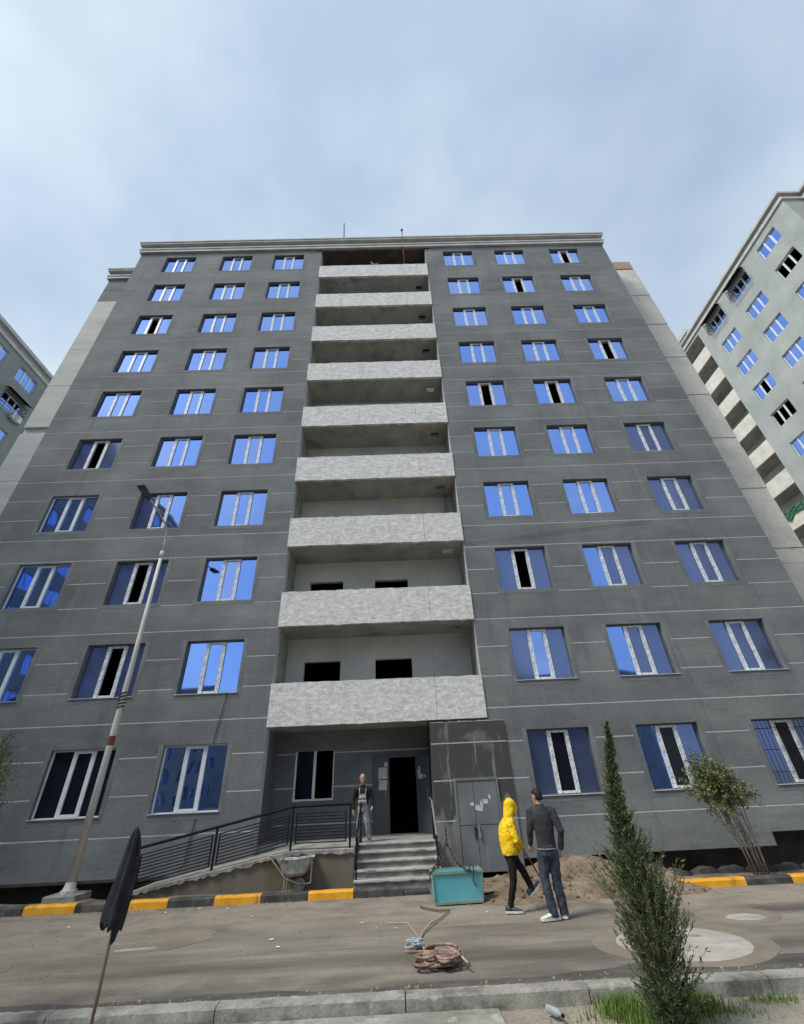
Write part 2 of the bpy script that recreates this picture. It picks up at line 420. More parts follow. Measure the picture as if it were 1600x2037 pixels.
# people
mat('skin', [(.42, .25, .175), (.50, .305, .22)], scale=5, rough=.6, bump=0, fine=.05)
mat('hair_dark', [(.010, .009, .009), (.022, .019, .017)], scale=30, rough=.6, bump=.4, bscale=90)
mat('yellow_fabric', [(.72, .42, .012), (.86, .56, .015), (.92, .66, .03)], scale=4, rough=.85, bump=.25, bscale=20, fine=.06)
mat('black_fabric', [(.008, .008, .009), (.016, .016, .017)], scale=5, rough=.9, bump=.2, bscale=22)
mat('grey_fabric', [(.030, .032, .034), (.043, .045, .047)], scale=4, rough=.95, bump=.25, bscale=22)
mat('denim', [(.022, .028, .042), (.038, .047, .068), (.062, .074, .10)], scale=5, stretch=(1, 1, .6), rough=.9, bump=.3, bscale=22)
mat('overall_fabric', [(.16, .165, .175), (.25, .255, .265), (.34, .345, .355)], scale=7, rough=.9, bump=.3, bscale=24)
mat('shoe_white', [(.58, .56, .52), (.70, .69, .66)], scale=9, rough=.6, bump=.1)
mat('shoe_grey', [(.05, .052, .058), (.12, .125, .13)], scale=20, rough=.7, bump=.15)
mat('eye_dark', [(.02, .015, .012), (.03, .022, .018)], scale=5, rough=.3, bump=0)

def glass_mat(name, c0, c1, rough=.025, wob=.14, wscale=.9, metal=1.0):
    m = bpy.data.materials.new(name); m.use_nodes = True
    n, l = m.node_tree.nodes, m.node_tree.links
    bs = n['Principled BSDF']
    bs.inputs['Metallic'].default_value = metal
    bs.inputs['Roughness'].default_value = rough
    oi = n.new('ShaderNodeObjectInfo')
    mx = n.new('ShaderNodeMix'); mx.data_type = 'RGBA'
    mx.inputs[6].default_value = (*c0, 1); mx.inputs[7].default_value = (*c1, 1)
    l.new(oi.outputs['Random'], mx.inputs[0]); l.new(mx.outputs[2], bs.inputs['Base Color'])
    tc = n.new('ShaderNodeTexCoord'); ad = n.new('ShaderNodeVectorMath'); ad.operation = 'MULTIPLY_ADD'
    ad.inputs[1].default_value = (1, 1, 1)
    sc = n.new('ShaderNodeVectorMath'); sc.operation = 'SCALE'; sc.inputs['Scale'].default_value = .731
    l.new(oi.outputs['Location'], sc.inputs[0])
    l.new(tc.outputs['Object'], ad.inputs[0]); l.new(sc.outputs[0], ad.inputs[2])
    nz = n.new('ShaderNodeTexNoise'); nz.inputs['Scale'].default_value = wscale; nz.inputs['Detail'].default_value = 1.0
    l.new(ad.outputs[0], nz.inputs['Vector'])
    bp = n.new('ShaderNodeBump'); bp.inputs['Strength'].default_value = wob; bp.inputs['Distance'].default_value = .05
    l.new(nz.outputs['Fac'], bp.inputs['Height']); l.new(bp.outputs['Normal'], bs.inputs['Normal'])
    MT[name] = m
glass_mat('blue_glass', (.195, .355, .82), (.275, .40, .78))
glass_mat('dusty_glass', (.13, .17, .32), (.19, .24, .42), rough=.10, metal=.8)
glass_mat('dark_glass', (.006, .008, .016), (.009, .011, .02), metal=0.0)
MT['dark_glass'].node_tree.nodes['Principled BSDF'].inputs['Specular IOR Level'].default_value = .25
def leaf_mat(name, c0, c1, c2):
    m = bpy.data.materials.new(name); m.use_nodes = True
    n, l = m.node_tree.nodes, m.node_tree.links
    bs = n['Principled BSDF']; bs.inputs['Roughness'].default_value = .65
    bs.inputs['Specular IOR Level'].default_value = .25
    ge = n.new('ShaderNodeNewGeometry'); rp = n.new('ShaderNodeValToRGB')
    rp.color_ramp.elements.new(.5)
    for e, p, c in zip(rp.color_ramp.elements, (0, .5, 1), (c0, c1, c2)):
        e.position = p; e.color = (*c, 1)
    l.new(ge.outputs['Random Per Island'], rp.inputs['Fac']); l.new(rp.outputs['Color'], bs.inputs['Base Color'])
    MT[name] = m
leaf_mat('cypress_leaf', (.040, .070, .030), (.085, .125, .055), (.17, .185, .095))
leaf_mat('bush_leaf', (.06, .095, .030), (.125, .165, .06), (.25, .27, .13))
leaf_mat('grass_blade', (.055, .12, .018), (.10, .19, .03), (.19, .24, .07))
# ------------------------------------------------------------------ windows
def window_set(w, h, style, side=.36):
    """frame mesh and three pane meshes in a local frame: x centred, z from the sill, front of the wall at y = 0"""
    fr = MB(); rec = .11
    a, b = -w / 2, w / 2
    ow = .045
    xm = w * (.5 - side)                     # half width of the middle sash
    # outer frame
    fr.cur = 0 if style == 'main' else 1                     # white outer frame on the other styles
    fr.box(a, a + ow, rec, rec + .07, 0, h)
    fr.box(b - ow, b, rec, rec + .07, 0, h)
    fr.box(a + ow, b - ow, rec, rec + .07, 0, ow)
    fr.box(a + ow, b - ow, rec, rec + .07, h - ow, h)
    fr.cur = 1
    mw = .115
    for sx in (-1, 1):
        c = sx * xm
        fr.box(c - mw / 2, c + mw / 2, rec - .012, rec + .062, ow + .001, h - ow - .001)
    # sash rails of the middle light
    fr.box(-xm + mw / 2, xm - mw / 2, rec - .006, rec + .058, ow + .001, ow + .06)
    fr.box(-xm + mw / 2, xm - mw / 2, rec - .006, rec + .058, h - ow - .06, h - ow - .001)
    frame = fr.mesh('window', [MT['frame_dull'], MT['film_white'] if style == 'main' else MT['frame_white']])
    panes = []
    for x0, x1, z0, z1 in ((a + ow, -xm - mw / 2, ow, h - ow), (-xm + mw / 2, xm - mw / 2, ow + .06, h - ow - .06), (xm + mw / 2, b - ow, ow, h - ow)):
        pw, ph = (x1 - x0) / 2 + .012, (z1 - z0) / 2 + .012
        me = MB().box(-pw, pw, -.003, .003, -ph, ph).mesh('pane', MT['blue_glass'])
        me2 = me.copy(); me2.materials[0] = MT['dark_glass']
        me3 = me.copy(); me3.materials[0] = MT['dusty_glass']
        panes.append((((x0 + x1) / 2, rec + .035, (z0 + z1) / 2), {'b': me, 'd': me2, 'h': me3}))
    return frame, panes

WR = random.Random(11)
def put_window(ws, parent, cx, y, zb, code='bbb', tilt=.35):
    frame, panes = ws
    w = inst('window', frame, parent, (cx, y, zb))
    for (p, ms), c in zip(panes, code):
        if c == '-': continue
        inst('pane', ms[c], w, p, (R_(WR.uniform(-tilt, tilt)), 0, R_(WR.uniform(-tilt, tilt))))
    return w

# ------------------------------------------------------------------ main apartment block
bld = empty('apartment_building', (0, 0, 0))
tag(bld, 'dark grey ten storey apartment block with central stack of pale concrete balconies', 'building')
XL, XR = -15.15, 13.90
BL, BR = -3.92, 2.56
SB = 1.57                                   # set-back of the end strips
ZB, ZT = 0.28, 30.72
WCOL = {'L3': -12.56, 'L2': -9.09, 'L1': -5.91, 'R1': 4.59, 'R2': 7.82, 'R3': 11.28}
WW, WH = 1.85, 1.65
def head(row): return 3.223 + 3.0 * (row - 1)
ops = []
for row in range(1, 11):
    for c, x in WCOL.items():
        ops.append((x - WW / 2, x + WW / 2, head(row) - WH, head(row)))
notch = (9.65, XR + 1, ZB - 1, .57)
opsL = [o for o in ops if o[0] < 0]
opsR = [o for o in ops if o[0] > 0] + [notch]
def bands(x0, x1, z0, z1, ops_, yf, yb):
    """one plaster band as separate pieces where the openings cut it through"""
    cuts = sorted({(max(a, x0), min(b, x1)) for a, b, c, d in ops_ if c <= z0 and d >= z1 and b > x0 and a < x1})
    runs, cur = [], x0
    for a, b in cuts:
        if a > cur: runs.append((cur, a))
        cur = max(cur, b)
    if cur < x1: runs.append((cur, x1))
    for a, b in runs:
        MB().grid_wall(a, b, z0, z1, ops_, yf, yb).build('plaster_band', MT['plaster'], bld)
GD = .007                                   # depth of the joints between the bands
for (a, b, op) in ((XL, BL, opsL), (BR, XR, opsR)):
    MB().grid_wall(a, b, ZB, ZT, op, GD, .34).build('facade_wall', MT['groove'], bld)
zj = [ZB] + [1.13 + .908 * k for k in range(33)] + [ZT]
zj = [z for z in zj if ZB <= z <= ZT]
for (a, b, op) in ((XL, BL, opsL), (BR, XR, opsR)):
    for z0, z1 in zip(zj[:-1], zj[1:]):
        z0_, z1_ = z0 + (.020 if z0 > ZB else 0), z1 - (.020 if z1 < ZT else 0)
        bands(a, b, z0_, z1_, op, 0.0, GD - .0005)
# windows
ws_main = window_set(WW, WH, 'main')
ws_white = window_set(WW, WH, 'mainw')
WHITE = {('L1', 1), ('L2', 1), ('L3', 2), ('L3', 3), ('L3', 4)}
sur = MB()
e = .13
sur.box(-WW / 2 - e, -WW / 2 + .004, -.004, .108, -e, WH + .03); sur.box(WW / 2 - .004, WW / 2 + e, -.004, .108, -e, WH + .03)
sur.box(-WW / 2 + .004, WW / 2 - .004, -.004, .108, -e, .003); sur.box(-WW / 2 + .004, WW / 2 - .004, .0075, .108, WH - .004, WH + .03)
surround_me = sur.mesh('surround', MT['plaster'])
sill_me = MB().box(-WW / 2 - .03, WW / 2 + .03, -.035, .12, .0035, .022).mesh('sill', MT['sill_metal'])
CODES = {('L3', 8): 'b-b', ('L3', 5): 'h-h', ('L2', 3): 'h-h', ('L2', 2): 'h-h', ('R1', 6): 'b-b', ('R2', 6): 'b-b', ('R3', 7): 'b-b', ('R3', 10): 'b-b',
         ('R1', 3): 'h-h', ('R2', 9): 'b-b', ('L1', 1): 'bbb', ('L2', 1): 'ddd', ('L3', 1): 'bbb', ('L3', 4): 'bbb', ('R1', 1): 'hdh', ('R2', 1): 'bdh', ('R3', 1): 'hdh',
         ('R3', 2): 'hhh', ('R3', 3): 'hhh', ('R3', 4): 'hhh', ('R3', 5): 'hhh', ('R1', 2): 'hbh', ('R2', 2): 'bhh', ('R2', 3): 'bhh', ('L1', 2): 'bbb', ('L2', 4): 'hbb',
         ('L3', 3): 'bbb', ('R3', 10): 'b-b'}
for row in range(1, 11):
    for c, x in WCOL.items():
        w = put_window(ws_white if (c, row) in WHITE else ws_main, bld, x, 0, head(row) - WH, CODES.get((c, row), 'bbb'))
        inst('surround', surround_me, w)
        if row <= 2:
            inst('sill', sill_me, w)
        if (c, row) == ('R3', 1):
            g = MB()
            for k in range(15):
                xx = -.88 + k * 1.76 / 14
                g.tube([(xx, .075, .02), (xx, .075, WH - .02)], .005, 5)
            for zz in (.3, .85, 1.4): g.box(-.9, .9, .070, .080, zz, zz + .012)
            g.build('security_grille', MT['black_steel'], w)

# balcony stack
for k in range(1, 10):
    zb = .58 + 3 * k
    # slab with a square hatch hole, built in the xy plane
    hx0, hx1, hy0, hy1 = 1.85, 2.22, .66, .92
    s = MB()
    for (x0, x1, y0, y1) in ((BL - .3, hx0, .02, 1.5), (hx1, BR + .3, .02, 1.5), (hx0, hx1, .02, hy0), (hx0, hx1, hy1, 1.5)):
        s.box(x0, x1, y0, y1, zb + .003, zb + .2)
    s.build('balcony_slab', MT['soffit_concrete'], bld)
    if k not in (3, 6): MB().box(hx0 - .02, hx1 + .02, hy0 - .02, hy1 + .02, zb + .201, zb + .23).build('dark_hole_cap', MT['dark_inside'], bld)  # near-black cap added over the hole, standing in for the shade inside it
    jag = MB(); rng = random.Random(40 + k)
    xs = np.linspace(BL - .02, BR + .015, 34)
    top = [zb + 1.215 + rng.uniform(-.008, .008) - (.02 if rng.random() < .12 else 0) for _ in xs]
    bot = [zb + rng.uniform(-.006, .006) - (.018 if rng.random() < .1 else 0) for _ in xs]
    for i in range(len(xs) - 1):
        a, b = xs[i], xs[i + 1]; yf, yk = -.035, .085
        jag.quad((a, yf, bot[i]), (b, yf, bot[i + 1]), (b, yf, top[i + 1]), (a, yf, top[i]))
        jag.quad((b, yk, bot[i + 1]), (a, yk, bot[i]), (a, yk, top[i]), (b, yk, top[i + 1]))
        jag.quad((a, yf, top[i]), (b, yf, top[i + 1]), (b, yk, top[i + 1]), (a, yk, top[i]))
        jag.quad((a, yk, bot[i]), (b, yk, bot[i + 1]), (b, yf, bot[i + 1]), (a, yf, bot[i]))
    for i, sgn in ((0, 1), (-1, -1)):
        x = xs[i]; p = [(x, .085, bot[i]), (x, -.035, bot[i]), (x, -.035, top[i]), (x, .085, top[i])]
        jag.quad(*(p if sgn > 0 else p[::-1]))
    pp = jag.build('parapet', MT['parapet_concrete'], bld)
    # back wall of each loggia with its two openings
    top_z = zb + 3.0 if k < 9 else 30.57
    o2 = [(-3.3, -2.03, zb + .95, zb + 2.19), (-.81, .47, zb + .95, zb + 2.19)]
    MB().grid_wall(BL - .3, BR + .3, zb + .2, top_z, o2, 1.5, 1.68).build('loggia_wall', MT['dark_brown_wall'] if k == 9 else MT['inner_concrete'], bld)
MB().box(BL - .3, BR + .3, .0, 1.5, 30.57, 30.70).build('balcony_slab', MT['dark_brown_wall'], bld)
for x0, x1 in ((BL - .02, BL + .003), (BR - .003, BR + .02)):
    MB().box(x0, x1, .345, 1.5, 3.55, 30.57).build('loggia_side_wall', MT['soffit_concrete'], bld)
MB().tube([(2.25, 1.2, 9.9), (2.25, 1.2, 12.5)], .045, 8).build('drain_pipe', MT['bright_steel'], bld, smooth=True)
MB().box(1.84, 2.24, .62, .9, 9.50, 9.575).build('hatch_cover', MT['parapet_concrete'], bld)

# entrance recess
ez0, ez1 = .30, 3.55
eops = [(-3.34, -2.11, 1.70, 3.02), (-.88, .44, .80, 2.78)]
MB().grid_wall(BL, .86, ez0, ez1 + .05, eops, 1.507, 1.68).build('entrance_wall', MT['groove'], bld)
ej = [ez0, 1.13, 2.04, 2.95, ez1 + .05]
for z0, z1 in zip(ej[:-1], ej[1:]):
    bands(BL, .86, z0 + (.017 if z0 > ez0 else 0), z1 - (.017 if z1 < 3.5 else 0), eops, 1.5, 1.5065)
MB().box(BL - .3, BL, .345, 1.5, .28, 3.55).build('entrance_side_wall', MT['plaster'], bld)
w = MB(); w.box(-3.34, -3.29, 1.56, 1.62, 1.70, 3.02); w.box(-2.16, -2.11, 1.56, 1.62, 1.70, 3.02); w.box(-3.29, -2.16, 1.56, 1.62, 1.70, 1.75); w.box(-2.77, -2.69, 1.555, 1.625, 1.75, 3.02)
win_e = w.build('window', MT['frame_white'], bld)
MB().box(-3.29, -2.77, 1.585, 1.591, 1.75, 3.02).build('pane', MT['dark_glass'], win_e)
# entrance door: fixed leaf, open leaf
dr = empty('entrance_door', (0, 0, .8), parent=bld)
MB().box(-.86, -.40, 1.44, 1.50, .01, 1.93).build('door_leaf', MT['dark_door'], dr, bevel=.006)
MB().box(-.90, -.86, 1.42, 1.51, .01, 2.0).box(-.86, .44, 1.42, 1.51, 1.935, 2.0).box(.42, .46, 1.42, 1.51, .01, 1.935).build('door_frame', MT['dark_door'], dr)
lf = MB().box(0, .58, -.025, .025, .01, 1.93).build('door_leaf', MT['dark_door'], dr, loc=(.47, 1.40, 0), rot=(0, 0, R_(-52)), bevel=.006)
MB().box(.50, .525, -.075, -.055, .75, 1.15).build('door_handle', MT['bright_steel'], lf)
MB().tube([(.10, -.05, 0), (.10, -.05, .14)], .01, 6).build('door_handle', MT['bright_steel'], dr, loc=(-.62, 1.48, .95))
pn = random.Random(5)
for (px_, pz_, pw, ph) in ((-.60, 1.53, .27, .30), (-.60, 1.22, .25, .26), (-.50, 1.76, .10, .12)):
    MB().box(-pw / 2, pw / 2, -.002, 0, -ph / 2, ph / 2).build('notice_sheet', MT['paper'], dr, loc=(px_, 1.438, pz_), rot=(0, R_(pn.uniform(-3, 3)), 0))
for (px_, pz_, pw, ph) in ((.10, 1.52, .15, .10), (.16, 1.40, .22, .12), (.36, 1.40, .10, .06), (.13, 1.62, .08, .09)):
    MB().box(-pw / 2, pw / 2, -.0285, -.0265, -ph / 2, ph / 2).build('notice_sheet', MT['paper'], lf, loc=(px_, 0, pz_), rot=(0, R_(pn.uniform(-5, 5)), 0))

# electrical room wall beside the stairs
MB().grid_wall(.85, 3.03, -.05, 3.50, [(1.42, 2.60, -1, 2.06)], -.045, .0).build('meter_room_wall', MT['wet_plaster'], bld)
MB().grid_wall(.85, BR, -.05, 3.58, [(1.42, 2.60, -1, 2.06)], .001, .2).build('meter_room_wall', MT['wet_plaster'], bld)
MB().box(.85, .95, .2, 1.5, -.05, 3.56).build('meter_room_wall', MT['wet_plaster'], bld)
for z in (1.13, 2.04, 2.95):
    for a, b in (((.853, 1.40), (2.62, 3.025)) if z < 2.06 else ((.853, 3.025),)):
        MB().box(a, b, -.0475, -.0445, z - .012, z + .012).build('joint_strip', MT['groove'], bld)
jt = MB(); rng = random.Random(3)
xs = np.linspace(.85, 3.03, 26); rag = [3.50 + rng.uniform(-.005, .03) for _ in xs]
for i in range(25):
    a, b = xs[i], xs[i + 1]
    jt.quad((a, -.05, 3.49), (b, -.05, 3.49), (b, -.045, rag[i + 1]), (a, -.045, rag[i]))
    jt.quad((a, -.045, rag[i]), (b, -.045, rag[i + 1]), (b, -.02, rag[i + 1]), (a, -.02, rag[i]))
jt.build('ragged_render_edge', MT['kerb_grey'], bld)
dd = empty('meter_room_door', (2.01, -.05, .03), parent=bld)
MB().box(-.61, -.55, -.03, .06, 0, 2.06).box(.55, .61, -.03, .06, 0, 2.06).box(-.55, .55, -.03, .06, 1.99, 2.06).build('door_frame', MT['grey_door'], dd)
for sx in (-1, 1):
    a, b = (-.545, -.095) if sx < 0 else (-.085, .545)
    lf2 = MB().box(a, b, -.012, .03, .02, .98).box(a, b, -.012, .03, .995, 1.98).build('door_leaf', MT['grey_door'], dd, bevel=.004)
MB().box(-.06, -.03, -.075, -.05, .72, 1.0).box(-.06, -.03, -.05, -.01, .74, .77).box(-.06, -.03, -.05, -.01, .95, .98).build('door_handle', MT['bright_steel'], dd)
MB().box(-.16, -.12, -.03, -.012, .70, .95).build('lock_plate', MT['black_steel'], dd)
for (px_, pz_, pw, ph) in ((-.16, 1.45, .10, .07), (.02, 1.36, .20, .12), (.20, 1.50, .16, .10), (.10, 1.46, .07, .12), (.33, 1.60, .05, .10)):
    MB().box(-pw / 2, pw / 2, -.0145, -.0125, -ph / 2, ph / 2).build('notice_sheet', MT['paper'], dd, loc=(px_, 0, pz_), rot=(0, R_(pn.uniform(-12, 12)), 0))

# set-back end strips
def strip(xa, xb, side):
    z = 0.0; rng = random.Random(9)
    if side == 'R':
        body = MT['panel_concrete']
        zlist = [(-.2, .55)]
        t = .55
        while t < 30.4:
            zlist += [(t, min(t + 2.32, 30.7)), (t + 2.32, min(t + 3.0, 30.7))]; t += 3.0
        for i, (a, b) in enumerate(zlist):
            if b - a < .05: continue
            off = .025 if (i % 2 == 0) else 0
            MB().box(xa, xb, SB - .0 + off, SB + .25, a + .012, b - .012).build('wall_panel', body, bld, bevel=.008)
        MB().box(xa, xb - .02, SB + .03, SB + .3, 30.70, 31.55).build('brick_parapet', MT['brick_top'], bld)
    else:
        t = -.2
        zz = [-.2, 2.3, 5.3, 8.3, 11.3, 14.3, 17.2, 17.6, 20.6, 23.6, 28.3]
        for a, b in zip(zz[:-1], zz[1:]):
            dark = abs(a - 17.2) < .01
            MB().box(xa, xb, SB + (.16 if dark else 0), SB + .25, a + .01, b - .01).build('wall_panel', MT['plaster'] if dark else MT['pale_panel'], bld, bevel=.006)
        for a, b in ((28.3, 29.5), (29.5, 30.72)):
            MB().box(xa, xb, SB, SB + .25, a + .012, b - .012).build('plaster_band', MT['plaster'], bld)
    MB().box(xa, xb, SB + .12, SB + .36, -.2, 30.6).build('strip_wall', MT['groove'], bld)
def brick_mat():
    m = mat('brick_top', [(.30, .19, .13), (.42, .30, .22)], scale=4, rough=.9, bump=.2)
    n, l = m.node_tree.nodes, m.node_tree.links
    tc = n.new('ShaderNodeTexCoord'); mp = n.new('ShaderNodeMapping'); mp.inputs['Rotation'].default_value = (R_(90), 0, 0)
    bk = n.new('ShaderNodeTexBrick'); bk.inputs['Scale'].default_value = 4.0
    bk.inputs['Color1'].default_value = (.34, .21, .14, 1); bk.inputs['Color2'].default_value = (.46, .33, .24, 1); bk.inputs['Mortar'].default_value = (.36, .33, .29, 1)
    l.new(tc.outputs['Object'], mp.inputs['Vector']); l.new(mp.outputs['Vector'], bk.inputs['Vector'])
    l.new(bk.outputs['Color'], n['Principled BSDF'].inputs['Base Color'])
brick_mat()
strip(-18.05, XL + .3, 'L')
strip(XR - .3, 16.70, 'R')
# returns, sides, back, roof, floors
MB().box(XL, XL + .3, .34, SB, ZB, ZT).build('return_wall', MT['plaster'], bld)
MB().box(XR - .3, XR, .34, SB, ZB, ZT).build('return_wall', MT['plaster'], bld)
MB().box(-18.05, -17.8, SB + .36, 15, -.2, 30.7).build('side_wall', MT['pale_panel'], bld)
MB().box(16.45, 16.70, SB + .36, 15, -.2, 30.7).build('side_wall', MT['panel_concrete'], bld)
MB().box(-18.05, 16.70, 15, 15.3, -.2, 31.2).build('rear_wall', MT['light_plaster'], bld)
MB().box(-17.8, 16.45, SB + .4, 15, 30.73, 31.0).box(XL + .2, XR - .2, .36, SB + .4, 30.75, 31.0).build('roof', MT['roofing'], bld)
for k in range(0, 10):
    z = .45 + 3 * k
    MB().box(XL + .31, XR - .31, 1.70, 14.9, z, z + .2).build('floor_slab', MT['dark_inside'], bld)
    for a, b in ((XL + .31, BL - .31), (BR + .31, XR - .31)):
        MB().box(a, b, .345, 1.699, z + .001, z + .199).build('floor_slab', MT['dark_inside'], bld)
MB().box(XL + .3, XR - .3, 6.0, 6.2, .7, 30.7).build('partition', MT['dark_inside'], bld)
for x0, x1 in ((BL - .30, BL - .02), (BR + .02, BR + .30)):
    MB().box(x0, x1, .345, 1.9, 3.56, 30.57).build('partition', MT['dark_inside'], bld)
# cornice: two pale mouldings with a recessed grey frieze, wrapped round both ends
def cornice(xa, xb, y, ret, parent, zs=(30.72, 31.06, 31.46, 31.72), outs=(.12, .04, .22)):
    for (z0, z1, o, m) in ((zs[0], zs[1], outs[0], 'cornice'), (zs[1], zs[2], outs[1], 'cornice_dark'), (zs[2], zs[3], outs[2], 'cornice')):
        b = MB().box(xa - o, xb + o, y - o, y + .3, z0, z1)
        if ret:
            b.box(xa - o, xa + .3, y + .3, y + ret, z0, z1); b.box(xb - .3, xb + o, y + .3, y + ret, z0, z1)
        if m == 'cornice':
            b.box(xa - o - .04, xb + o + .04, y - o - .04, y + .2, z1 - .10, z1 + .004)
        b.build('cornice_moulding' if m == 'cornice' else 'cornice_frieze', MT[m], parent)
cornice(XL, XR, 0.0, 1.6, bld)
cornice(-18.05, XL - .3, SB, 0, bld, zs=(30.725, 31.06, 31.455, 31.71))
# hidden foundation under the overhanging facade
MB().box(XL + .2, XR - .2, .75, 1.1, -.3, .45).build('foundation_wall', MT['foundation'], bld)
MB().box(XL, BL - .0, .0, .345, ZB - .06, ZB - .004).build('plinth_edge', MT['foundation'], bld)

# ------------------------------------------------------------------ neighbouring blocks
def shell(parent, xa, xb, H, ops, wallmat, depth=13, y=0.0, base=-.2):
    MB().grid_wall(xa, xb, base, H, ops, y, y + .3).build('facade_wall', wallmat, parent)
    MB().box(xa, xa + .25, y + .3, y + depth, base, H).build('side_wall', wallmat, parent)
    MB().box(xb - .25, xb, y + .3, y + depth, base, H).build('side_wall', wallmat, parent)
    MB().box(xa, xb, y + depth, y + depth + .25, base, H).build('rear_wall', wallmat, parent)
    MB().box(xa + .25, xb - .25, y + .3, y + depth, H - .3, H - .05).build('roof', MT['roofing'], parent)
    MB().box(xa + .25, xb - .25, y + 3.0, y + 3.2, base, H - .3).build('partition', MT['dark_inside'], parent)

def grille(parent, w, h, deep=.45, hood=True):
    g = MB()
    for k in range(13):
        xx = -w / 2 - .08 + k * (w + .16) / 12
        g.tube([(xx, -deep * .55, -.1), (xx, -deep, .35), (xx, -deep, h + .02)], .012, 5)
    for zz, yy in ((.35, -deep), (h * .75, -deep), (h, -deep), (-.1, -deep * .55)):
        g.box(-w / 2 - .1, w / 2 + .1, yy - .012, yy + .012, zz, zz + .025)
    for sx in (-1, 1):
        for zz in (0.1, .5, .9, 1.3):
            g.box(sx * (w / 2 + .1) - .012, sx * (w / 2 + .1) + .012, -deep, -.002, zz, zz + .025)
    o = g.build('security_grille', MT['black_steel'], parent)
    if hood:
        hd = MB()
        hd.quad((-w / 2 - .25, -deep - .2, h + .03), (w / 2 + .25, -deep - .2, h + .03), (w / 2 + .1, -.002, h + .42), (-w / 2 - .1, -.002, h + .42))
        hd.quad((-w / 2 - .1, -.002, h + .40), (w / 2 + .1, -.002, h + .40), (w / 2 + .25, -deep - .2, h + .01), (-w / 2 - .25, -deep - .2, h + .01))
        hd.quad((-w / 2 - .25, -deep - .2, h + .01), (w / 2 + .25, -deep - .2, h + .01), (w / 2 + .25, -deep - .2, h + .03), (-w / 2 - .25, -deep - .2, h + .03))
        hd.build('rain_hood', MT['black_steel'], parent)
    return o

# right block: facade faces -x; local x = -world y
rb = empty('apartment_building', (30.76, 0, 0), R_(-90))
tag(rb, 'pale grey-green tower at the right edge with a column of cream balconies', 'building')
cols_r = {'a': -3.53, 'b': -6.98, 'c': -10.30}
rw, rh = 1.86, 1.42
HR = 38.9
r_rows = [38.14 - 3 * k for k in range(12)]
rops = []
for x in cols_r.values():
    for z in r_rows: rops.append((x - rw / 2, x + rw / 2, z - rh, z))
bx0, bx1 = -19.2, -12.57
MB().grid_wall(bx1, -1.09, -.2, HR, rops, 0, .3).build('facade_wall', MT['light_plaster'], rb)
MB().grid_wall(-26, bx0, -.2, HR, [], 0, .3).build('facade_wall', MT['light_plaster'], rb)
MB().box(-1.39, -1.09, .3, 1.73, -.2, HR).build('return_wall', MT['light_plaster'], rb)
rops2 = []
for x in (1.6, 5.0, 8.4, 12.6, 16.0, 19.4, 24.0):
    for z in r_rows: rops2.append((x - rw / 2, x + rw / 2, z - rh, z))
MB().grid_wall(-1.39, 27, -.2, HR, rops2, 1.73, 2.03).build('facade_wall', MT['light_plaster'], rb)
MB().box(-26, 27, 14, 14.3, -.2, HR).build('rear_wall', MT['light_plaster'], rb)
MB().box(-26, -25.7, .3, 14, -.2, HR).box(26.7, 27, 2.03, 14, -.2, HR).build('side_wall', MT['light_plaster'], rb)
MB().box(-25.7, 26.7, 2.05, 14, HR - .3, HR - .05).box(-25.7, -1.4, .3, 2.05, HR - .3, HR - .05).build('roof', MT['roofing'], rb)
MB().box(-25.7, 26.7, 4.0, 4.2, -.2, HR - .3).build('partition', MT['dark_inside'], rb)
for k, z in enumerate(r_rows):
    MB().box(-25.7, 26.7, 2.05, 4.0, z + .25, z + .45).build('floor_slab', MT['dark_inside'], rb)
ws_r = window_set(rw, rh, 'side', side=.335)
for ci, (c, x) in enumerate(cols_r.items()):
    for k, z in enumerate(r_rows):
        code = {('a', 1): '---', ('c', 3): 'b-b', ('c', 4): '---', ('a', 3): '---'}.get((c, k), 'bbb')
        w = put_window(ws_r, rb, x, 0, z - rh, code, tilt=.8)
        if k == 0 and c in 'bc': grille(w, rw, rh)
for x in (1.6, 5.0, 8.4, 12.6, 16.0, 19.4, 24.0):
    for z in r_rows[:9]:
        put_window(ws_r, rb, x, 1.73, z - rh, 'bbb')
for k in range(12):
    zb = 35.4 - 3 * k
    if zb < 1: continue
    MB().box(bx0 - .02, bx1 + .02, -.04, .08, zb, zb + 1.36).build('parapet', MT['cream_parapet'] if 'cream_parapet' in MT else mat('cream_parapet', [(.50, .48, .42), (.60, .58, .51), (.68, .66, .59)], scale=1.6, rough=.9, bump=.2, fine=.12), rb)
    MB().box(bx0, bx1, .08, 1.6, zb + .003, zb + .2).build('balcony_slab', MT['soffit_concrete'], rb)
MB().box(bx0, bx1, .0, 1.6, 38.55, 38.85).build('balcony_slab', MT['soffit_concrete'], rb)
MB().grid_wall(bx0, bx1, -.2, 38.9, [], 1.6, 1.8).build('loggia_wall', MT['inner_concrete'], rb)
MB().box(bx1, bx1 + .1, .3, 1.6, -.2, 38.5).box(bx0 - .1, bx0, .3, 1.6, -.2, 38.5).build('loggia_side_wall', MT['inner_concrete'], rb)
tp = MB(); rng = random.Random(8)
nn = 16
rows_t = []
for i in range(nn):
    x = -14.9 + i * .14
    rows_t.append([(x, -.09 - .05 * math.sin(j * 2.1 + i) - .02 * rng.random(), 18.78 - j * (.13 + .03 * math.sin(i * .5)) + .02 * math.sin(i * 1.3) + .12) for j in range(6)])
for i in range(nn - 1):
    for j in range(5):
        tp.quad(rows_t[i][j], rows_t[i][j + 1], rows_t[i + 1][j + 1], rows_t[i + 1][j])
tpo = tp.build('tarpaulin', MT['tarp_green'], None, smooth=True, loc=(30.76, 0, 0), rot=(0, 0, R_(-90)))
tag(tpo, 'crumpled green tarpaulin hung over a balcony of the right tower', 'tarpaulin')
